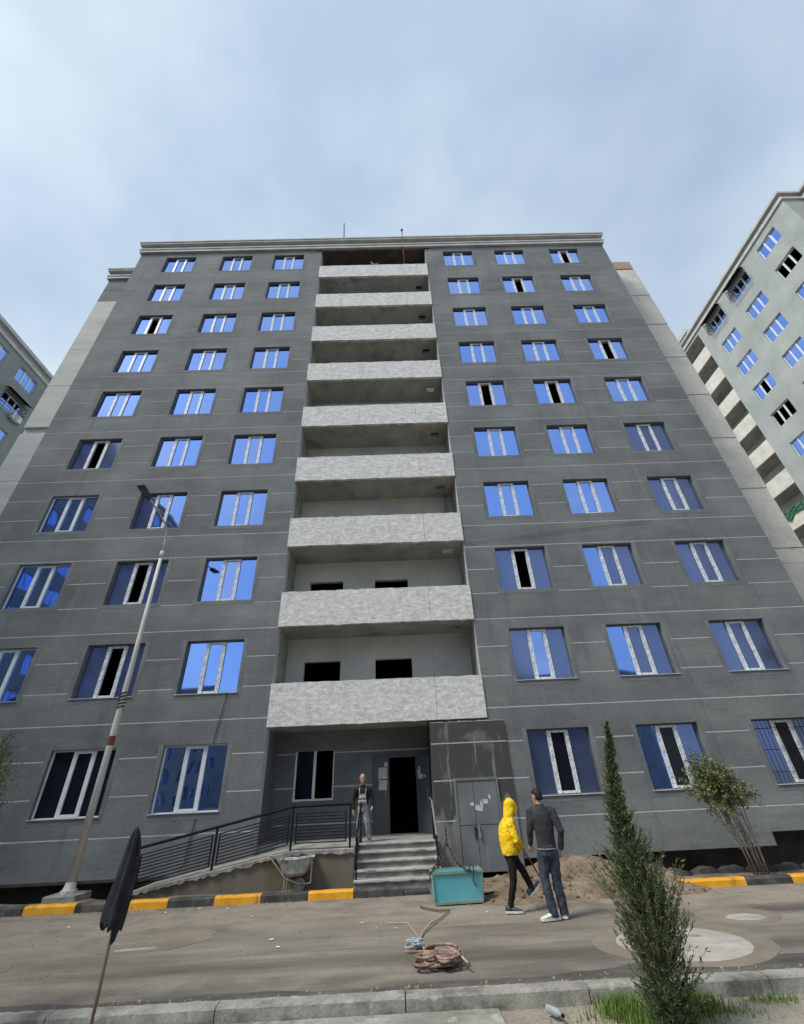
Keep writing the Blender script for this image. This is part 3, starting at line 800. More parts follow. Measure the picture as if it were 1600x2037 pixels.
sol = tpo.modifiers.new('thick', 'SOLIDIFY'); sol.thickness = .012
def cor_r(xa, xb, y, ea, eb):
    for (z0, z1, o, m) in ((38.9, 39.2, .12, 'cornice'), (39.2, 39.55, .03, 'cornice_dark'), (39.55, 39.8, .24, 'cornice')):
        MB().box(xa - (o if ea else 0), xb + (o if eb else 0), y - o, y + .35, z0, z1).build('cornice_moulding' if m == 'cornice' else 'cornice_frieze', MT[m], rb)
cor_r(-26, -1.09, 0, True, True)
for (z0, z1, o, m) in ((38.901, 39.199, .12, 'cornice'), (39.201, 39.549, .03, 'cornice_dark'), (39.551, 39.799, .24, 'cornice')):
    MB().box(-1.39, -1.09 + o, .35, 1.73 - o, z0, z1).build('cornice_moulding', MT[m], rb)
cor_r(-1.39, 27, 1.73, False, True)
MB().box(-25.9, -13.2, -.33, .3, 39.9, 40.35).build('cornice_moulding', MT['cornice'], rb)

# left block: facade faces +x; local x = world y
lb = empty('apartment_building', (-31.5, 0, 0), R_(90))
tag(lb, 'grey block at the left edge with an air conditioner under a caged window', 'building')
cols_l = (-41.5, -38, -34.3, -30.7, -27, -23.4, -19.5, -15.8, -12, -8.3, -4.6, -1.2, 3.4, 8.10, 11.41, 16.5, 20)
lw, lh = 1.98, 1.5
l_rows = [33.8 - 3 * k for k in range(11)]
lops = []
for x in cols_l:
    for z in l_rows: lops.append((x - lw / 2, x + lw / 2, z - lh, z))
shell(lb, -44, 24, 34.4, lops, MT['mid_plaster'], depth=13)
ws_l = window_set(lw, lh, 'side', side=.335)
for x in cols_l:
    for k, z in enumerate(l_rows):
        w = put_window(ws_l, lb, x, 0, z - lh, 'bbb', tilt=.8)
        if x == 11.41 and k == 1: grille(w, lw, lh)
for (z0, z1, o, m) in ((34.4, 34.72, .12, 'cornice'), (34.72, 35.22, .03, 'cornice_dark'), (35.22, 35.57, .26, 'cornice')):
    MB().box(-44 - o, 24 + o, -o, .35, z0, z1).build('cornice_moulding' if m == 'cornice' else 'cornice_frieze', MT[m], lb)
ac = empty('air_conditioner', (-31.5 + .02, 12.05, 28.9), R_(90))
tag(ac, 'white air conditioner unit on the wall of the left block', 'air conditioner')
MB().box(-.42, .42, -.42, -.10, 0, .58).build('casing', MT['frame_white'], ac, bevel=.02)
fg = MB()
for r in (.06, .12, .18, .23):
    fg.tube([(-.1 + r * math.cos(t), -.43, .29 + r * math.sin(t)) for t in np.linspace(0, 2 * math.pi, 21)], .007, 4, cap=False)
fg.build('fan_grille', MT['wire_black'], ac)
MB().box(-.38, -.34, -.40, .0, -.03, .0).box(.34, .38, -.40, .0, -.03, .0).build('bracket', MT['black_steel'], ac)
MB().tube([(.42, -.2, .1), (.6, -.06, 0.0), (.8, -.04, .5), (.75, -.03, 1.0)], .02, 6).build('hose', MT['wire_pale'], ac)

# block across the courtyard (stands behind the camera, seen in the window reflections)
ob = empty('apartment_building', (0, -62, 0), R_(180))
tag(ob, 'five storey block across the courtyard mirrored in the lower windows', 'building')
cols_o = [-36 + 3.6 * k for k in range(21)]
oops = []
for x in cols_o:
    for r in range(1, 6): oops.append((x - WW / 2, x + WW / 2, head(r) - WH, head(r)))
shell(ob, -40, 40, 15.8, oops, MT['mid_plaster'], depth=12)
cornice(-40, 40, 0.0, 0, ob, zs=(15.8, 16.1, 16.5, 16.8))
op_pane = MB().box(-.88, .88, -.003, .003, -.78, .78).mesh('pane', MT['dusty_glass'])
for x in cols_o:
    for r in range(1, 6):
        w = inst('window', ws_main[0], ob, (x, 0, head(r) - WH))
        inst('pane', op_pane, w, (0, .2, WH / 2))

# mast and hoist on the roof
ms = empty('roof_mast', (-2.62, .05, 31.72))
tag(ms, 'thin dark mast with a short cross foot on the roof above the balconies', 'mast')
MB().tube([(0, .25, .02), (-.08, .25, 3.1)], .045, 8).build('pole', MT['lamp_head'], ms, smooth=True)
MB().box(-.68, .70, .2, .3, .28, .36).box(-.66, -.60, .2, .3, .0, .28).box(.62, .68, .2, .3, .0, .28).build('cross_foot', MT['lamp_head'], ms)
hs = empty('hoist_boom', (1.22, .3, 28.85))
tag(hs, 'red steel hoist pole standing in the top balcony', 'hoist')
MB().tube([(0, 0, 0), (-.02, -.42, 2.2), (-.04, -.62, 3.45)], .035, 8).build('pole', MT['red_pole'], hs, smooth=True)
MB().tube([(-.04, -.66, 3.38), (-.04, -.66, 3.50)], .07, 10).build('pulley', MT['rust'], hs)
tw = MB(); rng = random.Random(2)
for k in range(9):
    a = rng.uniform(0, 6.28); tw.tube([(0, 0, 0), (.16 * math.cos(a), -.03, .12 + .1 * rng.random()), (.3 * math.cos(a), -.02, .16 + .2 * math.sin(a * 2))], .012, 4)
twi = tw.build('twigs', MT['wire_pale'], None, loc=(-.62, .02, 28.82))
tag(twi, 'handful of pale bent wires lying on the topmost parapet', 'wire')
# ------------------------------------------------------------------ ground, road, kerbs
def nz2(x, y, s=0):
    return (math.sin(x * 2.1 + s) * math.sin(y * 2.7 + s * 1.7) + .6 * math.sin(x * 5.3 + y * 3.1 + s) + .4 * math.sin(x * 9.7 - y * 8.3 + 2 * s) + .3 * math.sin(x * 17 + y * 19 + s)) / 2.3

def sheet(name, xs, ys, fz, m, smooth=True, skirt=None):
    b = MB(); nx, ny = len(xs), len(ys)
    for y in ys:
        for x in xs: b.v.append((x, y, fz(x, y)))
    for j in range(ny - 1):
        for i in range(nx - 1):
            a = j * nx + i
            b.f.append((a, a + 1, a + nx + 1, a + nx)); b.m.append(0)
    return b.build(name, m, None, smooth=smooth)

g = MB().quad((-600, -600, -.24), (600, -600, -.24), (600, 600, -.24), (-600, 600, -.24)).build('ground', MT['pale_soil'])
tag(g, kind='structure')
road = sheet('road', np.linspace(-40, 40, 321), np.concatenate([np.linspace(-7.16, -1.9, 60)]), lambda x, y: .0012 * nz2(x * .35, y * .5, 1.0) * (1 if -6.9 < y < -2.3 else .3), MT['asphalt'])
tag(road, kind='structure')

kerb = empty('kerb', (0, 0, 0)); tag(kerb, kind='structure')
def kerb_stone(x0, x1, yf, m, label=None, zt=.15, seed=0, tilt=0.0, yb=None, bot=-.1):
    rng = random.Random(seed); b = MB()
    yb = yb if yb is not None else yf + .17
    n = 9; xs = np.linspace(x0 + .006, x1 - .006, n)
    rings = []
    for x in xs:
        j = lambda s: rng.uniform(-s, s)
        c = .035
        rings.append([(x, yf - .012 + j(.003), bot), (x, yf + j(.004), zt - c + j(.005)), (x, yf + c + j(.006), zt + j(.005) + tilt * (x - x0)), (x, yb, zt - .005 + j(.006)), (x, yb + .01, bot)])
    b.loft(rings)
    o = b.build('kerb_stone', m, kerb, fix=True)
    if label: o['label'] = label
    return o
Y0 = -2.06
edges = [-8.0 - .98 * k for k in range(12, 0, -1)] + [-8.0, -6.93, -5.81, -5.01, -4.05, -3.07, -2.08, -1.12, -.09]
yellow_from = 12
for i, (a, b) in enumerate(zip(edges[:-1], edges[1:])):
    yel = (i - yellow_from) % 2 == 0
    kerb_stone(a, b, Y0, MT['kerb_yellow'] if yel else MT['kerb_black'], 'kerb stone painted yellow' if yel else 'kerb stone painted black', zt=.15, seed=i)
kerb_stone(-.09, .5, Y0 + .03, MT['kerb_black'], 'broken black kerb stone half buried', zt=.09, seed=77)
re_ = [5.45, 6.84, 7.78, 8.80, 9.78, 10.76, 11.74, 12.72, 13.7, 14.7]
for i, (a, b) in enumerate(zip(re_[:-1], re_[1:])):
    yel = i % 2 == 0
    kerb_stone(a, b, -2.78, MT['kerb_yellow'] if yel else MT['kerb_black'], 'kerb stone painted yellow' if yel else 'kerb stone painted black', zt=.13, seed=100 + i)
# near kerb of bare concrete: a step down towards the camera
nk = empty('kerb', (0, 0, 0)); tag(nk, kind='structure')
ne = [-12, -9.9, -7.8, -5.8, -3.9, -2.10, -.05, 1.95, 3.95, 5.95, 7.95, 9.95]
for i, (a, b_) in enumerate(zip(ne[:-1], ne[1:])):
    rng = random.Random(300 + i); n = 34; rings = []
    for x in np.linspace(a + .006, b_ - .006, n):
        j = lambda s: rng.uniform(-s, s)
        y = -7.24 + .012 * (x - 1) * -.2
        dip = .025 if (rng.random() < .07) else 0
        rings.append([(x, y - .10 + j(.003), -.26), (x, y - .088 + j(.003), -.004 - dip + j(.003)), (x, y - .074 + j(.005), .014 - dip * .6 + j(.003)), (x, y + .085, .020 + j(.004)), (x, y + .095, -.2)])
    o = MB().loft(rings).build('kerb_stone', MT['kerb_grey'], nk, fix=True)

# earth verge behind the far kerb, left and right
def verge_l(x, y):
    t = (y + 1.9) / 1.3
    return .10 + .035 * nz2(x * 1.3, y * 2, 2) - max(0, t - .35) ** 1.5 * .55
vg = sheet('verge', np.linspace(-30, -1.0, 160), np.linspace(-1.92, -.2, 14), verge_l, MT['soil']); tag(vg, kind='structure')
def verge_r(x, y):
    t = (y + 2.6) / 2.2
    return .08 + .03 * nz2(x * 1.3, y * 2, 5) - max(0, t - .25) ** 1.3 * .5
vg2 = sheet('verge', np.linspace(.5, 30, 160), np.linspace(-2.62, .3, 16), verge_r, MT['soil']); tag(vg2, kind='structure')
def verge_n(x, y):
    t = max(0, min(1, (-7.4 - y) / .5))
    return -.13 + .03 * nz2(x * .9, y * 1.1, 7) * t + .05 * math.exp(-((x - 2.6) ** 2 + (y + 8.1) ** 2) / .6)
vg3 = sheet('verge', np.linspace(-14, 14, 140), np.linspace(-14.5, -7.31, 40), verge_n, MT['pale_soil']); tag(vg3, kind='structure')
# flat dusty footing between kerb and near verge on the left is paved with a pale slab
slab = MB().box(-6.0, .95, -7.75, -7.345, -.24, -.098).build('path', MT['kerb_grey'], None, bevel=.01); tag(slab, kind='structure')

# heap of dug soil in front of the meter room
def heap(x, y):
    v = 0
    for (cx, cy, sx, sy, h) in ((2.5, -1.2, .8, .6, .17), (3.6, -1.15, .75, .65, .36), (4.4, -1.3, .65, .6, .30), (5.2, -1.75, .6, .5, .30), (5.6, -2.25, .4, .4, .15), (3.1, -2.45, 1.0, .4, .15), (2.1, -2.6, .5, .35, .12), (4.7, -2.5, .9, .4, .14), (1.6, -1.9, .5, .5, .10), (.9, -2.2, .45, .3, .07), (3.0, -2.95, 1.3, .34, .085), (4.6, -2.95, .9, .32, .085), (1.9, -3.2, .6, .28, .06), (5.5, -2.9, .5, .35, .08)):
        v += h * math.exp(-((x - cx) / sx) ** 2 - ((y - cy) / sy) ** 2)
    v *= 1.0
    v += (.05 * nz2(x * 2.2, y * 2.4, 3) + .028 * nz2(x * 6, y * 6.5, 9) + .012 * nz2(x * 15, y * 14, 4)) * min(1, v * 7)
    return v - .045
hp = sheet('soil_heap', np.linspace(.2, 6.6, 190), np.linspace(-3.9, -.2, 116), heap, MT['soil'])
tag(hp, 'low heap of brown dug soil in front of the meter room door', 'soil heap')
rng = random.Random(21)
cl = MB()
for k in range(260):
    x, y = rng.uniform(1.2, 5.9), rng.uniform(-3.2, -1.2)
    r = rng.choice([.012, .018, .025, .04]); z = heap(x, y)
    if z < -.02: z = 0.004
    rings = []
    for t in (-.8, 0, .8):
        rr = r * math.sqrt(max(.05, 1 - t * t)) * rng.uniform(.8, 1.2)
        rings.append([(x + rr * math.cos(a) * rng.uniform(.8, 1.2), y + rr * math.sin(a) * rng.uniform(.8, 1.2), z + r * .4 + t * r * .8) for a in np.linspace(0, 2 * math.pi, 6)[:-1]])
    cl.loft(rings)
clo = cl.build('clods', MT['soil']); tag(clo, 'small clods of earth scattered over the soil heap', 'earth clods', kind='stuff')
# dark stones in the trench on the right
for k in range(9):
    x = 6.0 + k * .62; rng = random.Random(500 + k)
    rings = []
    for t in np.linspace(-.29, .29, 6):
        w = .12 * (1 - (abs(t) / .33) ** 4) + .02
        rings.append([(x + t, -1.75 + w * math.cos(a) * 1.1 + rng.uniform(-.015, .015), .03 + (w + .03) * max(-.75, min(.75, math.sin(a) * 1.15)) + rng.uniform(-.025, .025)) for a in np.linspace(0, 2 * math.pi, 9)[:-1]])
    o = MB().loft(rings).build('foundation_stone', MT['shingle_dark'], None, fix=True, smooth=False)
    tag(o, 'rough dark stone in the row between kerb and trench at right', 'stone', 'dark stones along the right trench')

ts = MB(); rng = random.Random(64); xs = np.linspace(-12, 11, 90)
for i in range(89):
    f0 = [.06 + .34 * max(0, min(1, (x - 1.2) / 2.0)) + .05 * math.sin(x * 2.3) + .03 * math.sin(x * 7.1) for x in (xs[i], xs[i + 1])]
    ts.quad((xs[i], -7.15, .004), (xs[i + 1], -7.15, .004), (xs[i + 1], -7.0 + f0[1], .004), (xs[i], -7.0 + f0[0], .004))
tso = ts.build('road_edge_strip', MT['tar']); tag(tso, kind='structure')
# cement patches and covers in the road
def disc(name, cx, cy, rx, ry, z, m, rot=0, seed=0, jit=.03, parent=None, thick=.03, n=56):
    rng = random.Random(seed); ph = [rng.uniform(0, 6.28) for _ in range(4)]
    ring = []
    for k in range(n):
        a = 2 * math.pi * k / n
        r = 1 + jit * (math.sin(2 * a + ph[0]) + .7 * math.sin(3 * a + ph[1]) + .5 * math.sin(7 * a + ph[2]) + .3 * math.sin(13 * a + ph[3]))
        x, y = rx * r * math.cos(a), ry * r * math.sin(a)
        ring.append((cx + x * math.cos(rot) - y * math.sin(rot), cy + x * math.sin(rot) + y * math.cos(rot)))
    b = MB().loft([[(x, y, z - thick) for x, y in ring], [(x, y, z - .003) for x, y in ring], [(cx + (x - cx) * .985, cy + (y - cy) * .985, z) for x, y in ring]])
    return b.build(name, m, parent)
pr = empty('manhole_surround', (0, 0, 0)); tag(pr, 'large pale round cement patch in the road behind the conifer', 'cement patch')
disc('apron', 3.75, -5.98, 1.16, .98, .007, MT['cement_dusty'], seed=1, jit=.025, parent=pr)
disc('cement_disc', 3.72, -6.02, .86, .74, .012, MT['cement_patch'], seed=2, jit=.008, parent=pr)
disc('lid', 4.02, -5.78, .10, .07, .016, MT['iron_lid'], seed=3, jit=.08, parent=pr)
p2 = empty('manhole_cover', (0, 0, 0)); tag(p2, 'small dusty manhole cover near the yellow kerb at right', 'manhole')
disc('apron', 5.25, -4.85, .62, .48, .007, MT['cement_dusty'], seed=4, jit=.03, parent=p2)
disc('lid', 5.30, -4.98, .30, .18, .012, MT['cement_patch'], seed=5, jit=.05, parent=p2)
p3 = empty('manhole_cover', (0, 0, 0)); tag(p3, 'small oval manhole cover in a dusty patch near the lamp post', 'manhole')
disc('apron', -4.25, -4.45, 1.15, .62, .007, MT['cement_dusty'], seed=6, jit=.05, parent=p3)
disc('lid', -4.52, -4.38, .32, .27, .012, MT['iron_lid'], seed=7, jit=.02, parent=p3)
disc('rim', -4.52, -4.38, .27, .22, .016, MT['cement_dusty'], seed=8, jit=.02, parent=p3)
disc('cement_smear', -4.18, -4.95, .30, .06, .012, MT['cement_patch'], rot=.12, seed=9, jit=.10, parent=p3)
p4 = disc('cement_patch', -6.1, -5.55, .5, .28, .007, MT['cement_dusty'], seed=10, jit=.04); tag(p4, 'dusty cement patch at the left edge of the road', 'cement patch')
rng = random.Random(31)
for k in range(18):
    if k < 10: x, y = rng.uniform(-7.5, -1.5), rng.uniform(-3.6, -2.2)
    elif k < 15: x, y = rng.uniform(-4, 6), rng.uniform(-5.2, -2.4)
    else: x, y = rng.uniform(-2, 3), rng.uniform(-6.8, -4)
    b = MB(); s = rng.uniform(.018, .048); n = 6
    ring = [(s * rng.uniform(.5, 1.2) * math.cos(a), s * rng.uniform(.3, .7) * math.sin(a)) for a in np.linspace(0, 2 * math.pi, n + 1)[:-1]]
    b.loft([[(px_, py_, .0) for px_, py_ in ring], [(px_ * .9, py_ * .9, .004 + .004 * rng.random()) for px_, py_ in ring]])
    o = b.build('litter_scrap', MT['litter_white'], None, loc=(x, y, .012), rot=(rng.uniform(-.1, .1), rng.uniform(-.1, .1), rng.uniform(0, 6)))
    tag(o, 'small white scrap of litter lying on the dusty road', 'litter', 'white scraps on the road')

gv = MB(); rng = random.Random(91)
for k in range(900):
    u = rng.random()
    if u < .45: x, y, z = rng.uniform(-12, 1.0), -2.08 - abs(rng.gauss(0, .10)), .003
    elif u < .7: x, y, z = rng.uniform(-9, 9), -7.12 + abs(rng.gauss(0, .09)), .005
    elif u < .85: x, y, z = rng.uniform(.5, 8), -3.0 - abs(rng.gauss(0, .5)), .003
    else: x, y, z = rng.uniform(-7, 7), rng.uniform(-6.9, -2.3), .003
    r = rng.choice([.006, .009, .012, .018]); a0 = rng.uniform(0, 6)
    ring = [(x + r * rng.uniform(.7, 1.3) * math.cos(a0 + a), y + r * rng.uniform(.7, 1.3) * math.sin(a0 + a)) for a in (0, 1.25, 2.5, 3.8, 5.0)]
    gv.loft([[(px_, py_, z) for px_, py_ in ring], [(x + (px_ - x) * .6, y + (py_ - y) * .6, z + r * rng.uniform(.5, 1.0)) for px_, py_ in ring]])
gvo = gv.build('gravel', MT['pale_soil']); tag(gvo, 'loose grit gathered along the kerbs and over the road', 'gravel', kind='stuff')

# ------------------------------------------------------------------ stairs, ramp and railings
st = empty('entrance_stairs', (0, 0, 0)); tag(st, 'five worn concrete steps leading up to the dark entrance door', 'stairs')
sx0, sx1 = -1.15, .80
for k in range(5):
    z1 = .255 + .137 * k; y0 = -1.85 + .3 * k
    yb = y0 + .3 if k < 4 else 1.49
    x1_ = sx1 if k < 4 else .845
    zl = -.1 if k == 0 else z1 - .137 - .0
    rng = random.Random(70 + k)
    b = MB(); xs = np.linspace(sx0, x1_, 14); rings = []
    for x in xs:
        j = lambda s: rng.uniform(-s, s)
        rings.append([(x, y0 + .03, zl), (x, y0 + .03, z1 - .05), (x, y0 + j(.006), z1 - .045), (x, y0 + j(.008), z1 - .006 + j(.004)), (x, y0 + .02, z1), (x, yb + .03, z1), (x, yb + .03, zl)])
    b.loft(rings); o = b.build('step', MT['step_concrete'], st, fix=True)
    MB().box(sx0 + .004, x1_ - .004, y0 - .004, y0 + .06, z1 - .028, z1 + .004).build('nosing', MT['nosing'], o)
MB().box(sx0 + .02, .82, -1.6, 1.48, -.2, .2).build('stair_core', MT['step_concrete'], st)
rp = empty('access_ramp', (0, 0, 0)); tag(rp, 'rendered brown access ramp rising beside the stairs to the entrance', 'ramp')
yF, yBk = -1.47, .34
def ramp_z(x): return .80 if x > -2.62 else .80 - (-2.62 - x) * .163
prof = [-6.05, -5.0, -4.0, -3.2, -2.62, -1.9, -1.18]
rings = [[(x, yF, -.05), (x, yF, ramp_z(x) - .075), (x, yBk, ramp_z(x) - .075), (x, yBk, -.05)] for x in prof]
MB().loft(rings).build('ramp_wall', MT['ramp_render'], rp, fix=True)
rng = random.Random(12); xs = np.linspace(-6.12, -1.17, 60); rings = []
for x in xs:
    z = ramp_z(x); j = rng.uniform(-.015, .015)
    lo = .075 + rng.choice([0, 0, .02, -.015, .035])
    rings.append([(x, yF - .05 + j, z - lo), (x, yF - .055 + j, z - .012), (x, yF - .03, z), (x, yBk, z), (x, yBk, z - .074)])
MB().loft(rings).build('ramp_slab', MT['step_concrete'], rp, fix=True)
MB().box(BL + .005, -1.17, .345, 1.49, .30, .795).build('landing', MT['step_concrete'], rp)

rl = empty('ramp_railing', (0, 0, 0)); tag(rl, 'black steel railing with close horizontal bars along the ramp', 'railing')
yr = -1.44
def rail_z(x): return 1.645 if x > -2.66 else 1.645 - (-2.66 - x) * .187
MB().tube([(-6.35, yr, rail_z(-6.35)), (-4.5, yr, rail_z(-4.5)), (-2.66, yr, 1.645), (-1.26, yr, 1.65)], .03, 8).build('handrail', MT['black_steel'], rl)
for x in (-6.18, -4.42, -2.66, -1.28):
    MB().box(x - .022, x + .022, yr - .022, yr + .022, ramp_z(x) - .14, rail_z(x)).build('post', MT['black_steel'], rl)
for a, b in ((-6.08, -4.50), (-4.34, -2.74), (-2.56, -1.38)):
    for x in (a, b):
        MB().box(x - .014, x + .014, yr - .014, yr + .014, rail_z(x) - .72, rail_z(x) - .13).build('panel_upright', MT['black_steel'], rl)
    for k in range(10):
        d = .145 + k * .568 / 9
        MB().tube([(a, yr, rail_z(a) - d), (b, yr, rail_z(b) - d)], .0135, 6).build('bar', MT['black_steel'], rl)
def stair_rail(x, label, m):
    r = empty('stair_railing', (x, 0, 0)); tag(r, label, 'railing')
    MB().tube([(0, -1.78, .98), (0, -.55, 1.62), (0, .1, 1.66)], .022, 8).build('handrail', MT[m], r)
    for y, zb in ((-1.72, .255), (-.52, .80)):
        MB().box(-.02, .02, y - .02, y + .02, zb - .1, zb + .86 if y > -1 else 1.0).build('post', MT['black_steel'], r)
    for d in (.25, .45):
        MB().tube([(0, -1.72, 1.0 - d), (0, -.52, 1.62 - d)], .010, 6).build('bar', MT['black_steel'], r)
stair_rail(-1.10, 'black handrail on the left of the steps beside the old man', 'black_steel')
stair_rail(.74, 'bare metal handrail on the right of the steps', 'bright_steel')

# ------------------------------------------------------------------ street lamp
lp = empty('street_lamp', (-7.71, -1.13, .10)); tag(lp, 'tall tapered street lamp with peeling pale paint and one arm', 'street lamp')
MB().box(-.36, .36, -.32, .32, -.15, .10).build('footing', MT['kerb_grey'], lp, bevel=.02)
MB().tube([(0, 0, .10), (0, 0, .16)], .17, 14).tube([(0, 0, .16), (0, 0, .30)], [.14, .10], 14).build('base_flange', MT['lamp_paint'], lp)
MB().tube([(0, 0, .28), (-.01, 0, 3.05), (-.03, 0, 5.0), (-.10, 0, 8.75)], [.092, .080, .068, .05], 14).build('pole', MT['lamp_paint'], lp, smooth=True)
MB().tube([(-.01, 0, 3.08), (-.01, 0, 3.30)], .084, 14).build('rust_band', MT['rust'], lp)
wr = MB(); pts = []
for k in range(60):
    t = k / 59; a = t * 2 * math.pi * 5
    pts.append((-.02 + .088 * math.cos(a), .088 * math.sin(a), 3.95 + .45 * t))
wr.tube(pts, .018, 5).build('tied_wire', MT['wire_black'], lp)
MB().tube([(-.10, 0, 8.62), (-.10, 0, 8.85)], .066, 12).build('collar', MT['lamp_paint'], lp, smooth=True)
MB().tube([(-.10, 0, 8.8), (-.11, -.01, 9.25), (-.12, -.06, 9.55), (-.13, -.25, 9.78), (-.14, -.7, 9.92), (-.16, -1.55, 10.06)], [.034, .032, .03, .028, .026, .024], 10).build('arm', MT['lamp_paint'], lp, smooth=True)
lh_ = MB()
for (y, w, t) in ((-1.45, .07, .05), (-1.55, .13, .055), (-2.05, .15, .05), (-2.15, .13, .035)): pass
rings = [[(-.165 + sx * w, y, 10.05 - (y + 1.5) * .17 + sz * t) for sx, sz in ((-1, -1), (1, -1), (1, 1), (-1, 1))] for (y, w, t) in ((-1.42, .045, .035), (-1.55, .10, .04), (-1.98, .115, .035), (-2.06, .09, .025))]
lh_.loft(rings).build('lamp_head', MT['lamp_head'], lp, fix=True)
MB().quad((-.25, -1.60, 10.022), (-.08, -1.60, 10.022), (-.08, -1.94, 10.082), (-.25, -1.94, 10.082)).quad((-.25, -1.94, 10.09), (-.08, -1.94, 10.09), (-.08, -1.60, 10.03), (-.25, -1.60, 10.03)).build('lens', MT['frame_dull'], lp, loc=(0, 0, 0), rot=(0, 0, 0))

# cables on the facade
def cable(name, pts, r, m, label):
    o = MB().tube(pts, r, 5).build(name, MT[m], None); return tag(o, label, 'cable')
cable('cable', [(-5.25, -.02, 4.60), (-5.3, -.03, 4.2), (-5.38, -.02, 3.6), (-5.42, -.03, 3.23)], .010, 'wire_black', 'thin black cable down the facade above the left ground floor window')
cable('cable', [(-5.55, -.02, 1.45), (-5.6, -.03, .9), (-5.62, -.04, .5), (-5.6, -.3, .42)], .010, 'wire_black', 'thin black cable hanging below the left ground floor window')
cable('cable', [(2.62, -.03, 9.45), (4.5, -.035, 9.62), (6.5, -.03, 9.83), (8.3, -.03, 10.0), (9.8, -.03, 10.12)], .006, 'wire_black', 'black cable strung across the right facade below the fourth row')
# hoist cable, chain, skip
hc = [(1.18, -.36, 32.3), (1.10, -1.0, 22.0), (1.0, -2.0, 12.0), (.87, -2.95, 2.6), (.845, -3.15, 1.22)]
cable('hoist_cable', hc, .0045, 'rusty_chain', 'long hoist cable hanging from the roof down to the teal skip')
sk = empty('skip', (1.00, -2.96, .02), R_(3)); tag(sk, 'teal painted steel skip hanging from chains in front of the stairs', 'skip')
b = MB()
w2, d2, h2 = .485, .22, .48
def skip_ring(k, w, d, z): return [(-w, -d, z), (w, -d, z), (w, d, z), (-w, d, z)]
b.loft([skip_ring(0, w2 - .02, d2 - .04, .03), skip_ring(0, w2, d2, h2), skip_ring(0, w2 - .02, d2 - .02, h2), skip_ring(0, w2 - .04, d2 - .06, .05)])
sko = b.build('tub', MT['teal_paint'], sk, fix=True)
rim = MB()
rim.box(-w2 - .02, w2 + .02, -d2 - .02, -d2 + .02, h2 - .03, h2 + .012).box(-w2 - .02, w2 + .02, d2 - .02, d2 + .02, h2 - .03, h2 + .012)
rim.box(-w2 - .02, -w2 + .02, -d2 + .02, d2 - .02, h2 - .03, h2 + .012).box(w2 - .02, w2 + .02, -d2 + .02, d2 - .02, h2 - .03, h2 + .012)
rim.build('rim', MT['teal_edge'], sk)
ed = MB()
for sx in (-1, 1):
    ed.tube([(sx * (w2 - .02), -d2 + .035, .03), (sx * w2, -d2 - .006, h2 - .03)], .016, 6)
ed.box(-w2 + .02, w2 - .02, -d2 + .02, -d2 + .05, .0, .04)
ed.build('edge_bar', MT['teal_edge'], sk)
for sx in (-1, 1):
    MB().box(sx * .30 - .03, sx * .30 + .03, -d2 + .05, d2 - .05, -.015, .03).build('skid', MT['rusty_chain'], sk)
def chain_links(pts, link=.05, r=.009):
    pts = [Vector(p) for p in pts]
    dense = []
    for a, c in zip(pts[:-1], pts[1:]):
        n = max(2, int((c - a).length / .005))
        dense += [a.lerp(c, t / n) for t in range(n)]
    dense.append(pts[-1])
    m = MB(); acc = 0; last = dense[0]; cur = [dense[0]]; idx = 0
    for p in dense[1:]:
        acc += (p - last).length; last = p
        if acc >= link * .72:
            mid = (cur[0] + p) / 2; t = (p - cur[0]).normalized()
            ref = Vector((0, 1, 0)) if abs(t.y) < .9 else Vector((1, 0, 0))
            u = t.cross(ref).normalized(); w = t.cross(u)
            side = u if idx % 2 else w
            ring = [mid + t * (link * .5) * math.cos(a) + side * (link * .28) * math.sin(a) for a in np.linspace(0, 2 * math.pi, 11)]
            m.tube(ring, r, 4, cap=False)
            idx += 1; cur = [p]; acc = 0
    return m
ch = empty('lifting_chain', (.845, -3.15, .97)); tag(ch, 'rusty lifting chain with two legs hooked to the teal skip', 'chain')
o0 = Vector(ch.location)
L = lambda p: tuple(Vector(p) - o0)
chain_links([L((.845, -3.15, 1.22)), L((.85, -3.15, .97))]).build('chain_leg', MT['rusty_chain'], ch)
chain_links([L((.85, -3.15, .97)), L((.80, -3.16, .80)), L((.70, -3.17, .62)), L((.52, -3.18, .53)), L((.50, -3.19, .47))]).build('chain_leg', MT['rusty_chain'], ch)
chain_links([L((.83, -3.10, .97)), L((.77, -3.05, .78)), L((.66, -2.95, .62)), L((.55, -2.85, .53)), L((.52, -2.76, .49))]).build('chain_leg', MT['rusty_chain'], ch)
chain_links([L((.85, -3.15, .97)), L((.93, -3.17, .78)), L((1.03, -3.19, .62)), L((1.18, -3.20, .53)), L((1.28, -3.20, .50))]).build('chain_leg', MT['rusty_chain'], ch)
MB().tube([L((1.27, -3.20, .49)), L((1.25, -3.215, .58)), L((1.29, -3.22, .62)), L((1.33, -3.215, .58)), L((1.32, -3.205, .48)), L((1.30, -3.225, .36)), L((1.36, -3.235, .26))], .012, 6).build('hook', MT['rusty_chain'], ch, smooth=True)
MB().tube([L((.48, -3.20, .40)), L((.46, -3.21, .48)), L((.50, -3.215, .54)), L((.54, -3.21, .48)), L((.52, -3.20, .40))], .013, 6).build('hook', MT['rusty_chain'], ch, smooth=True)

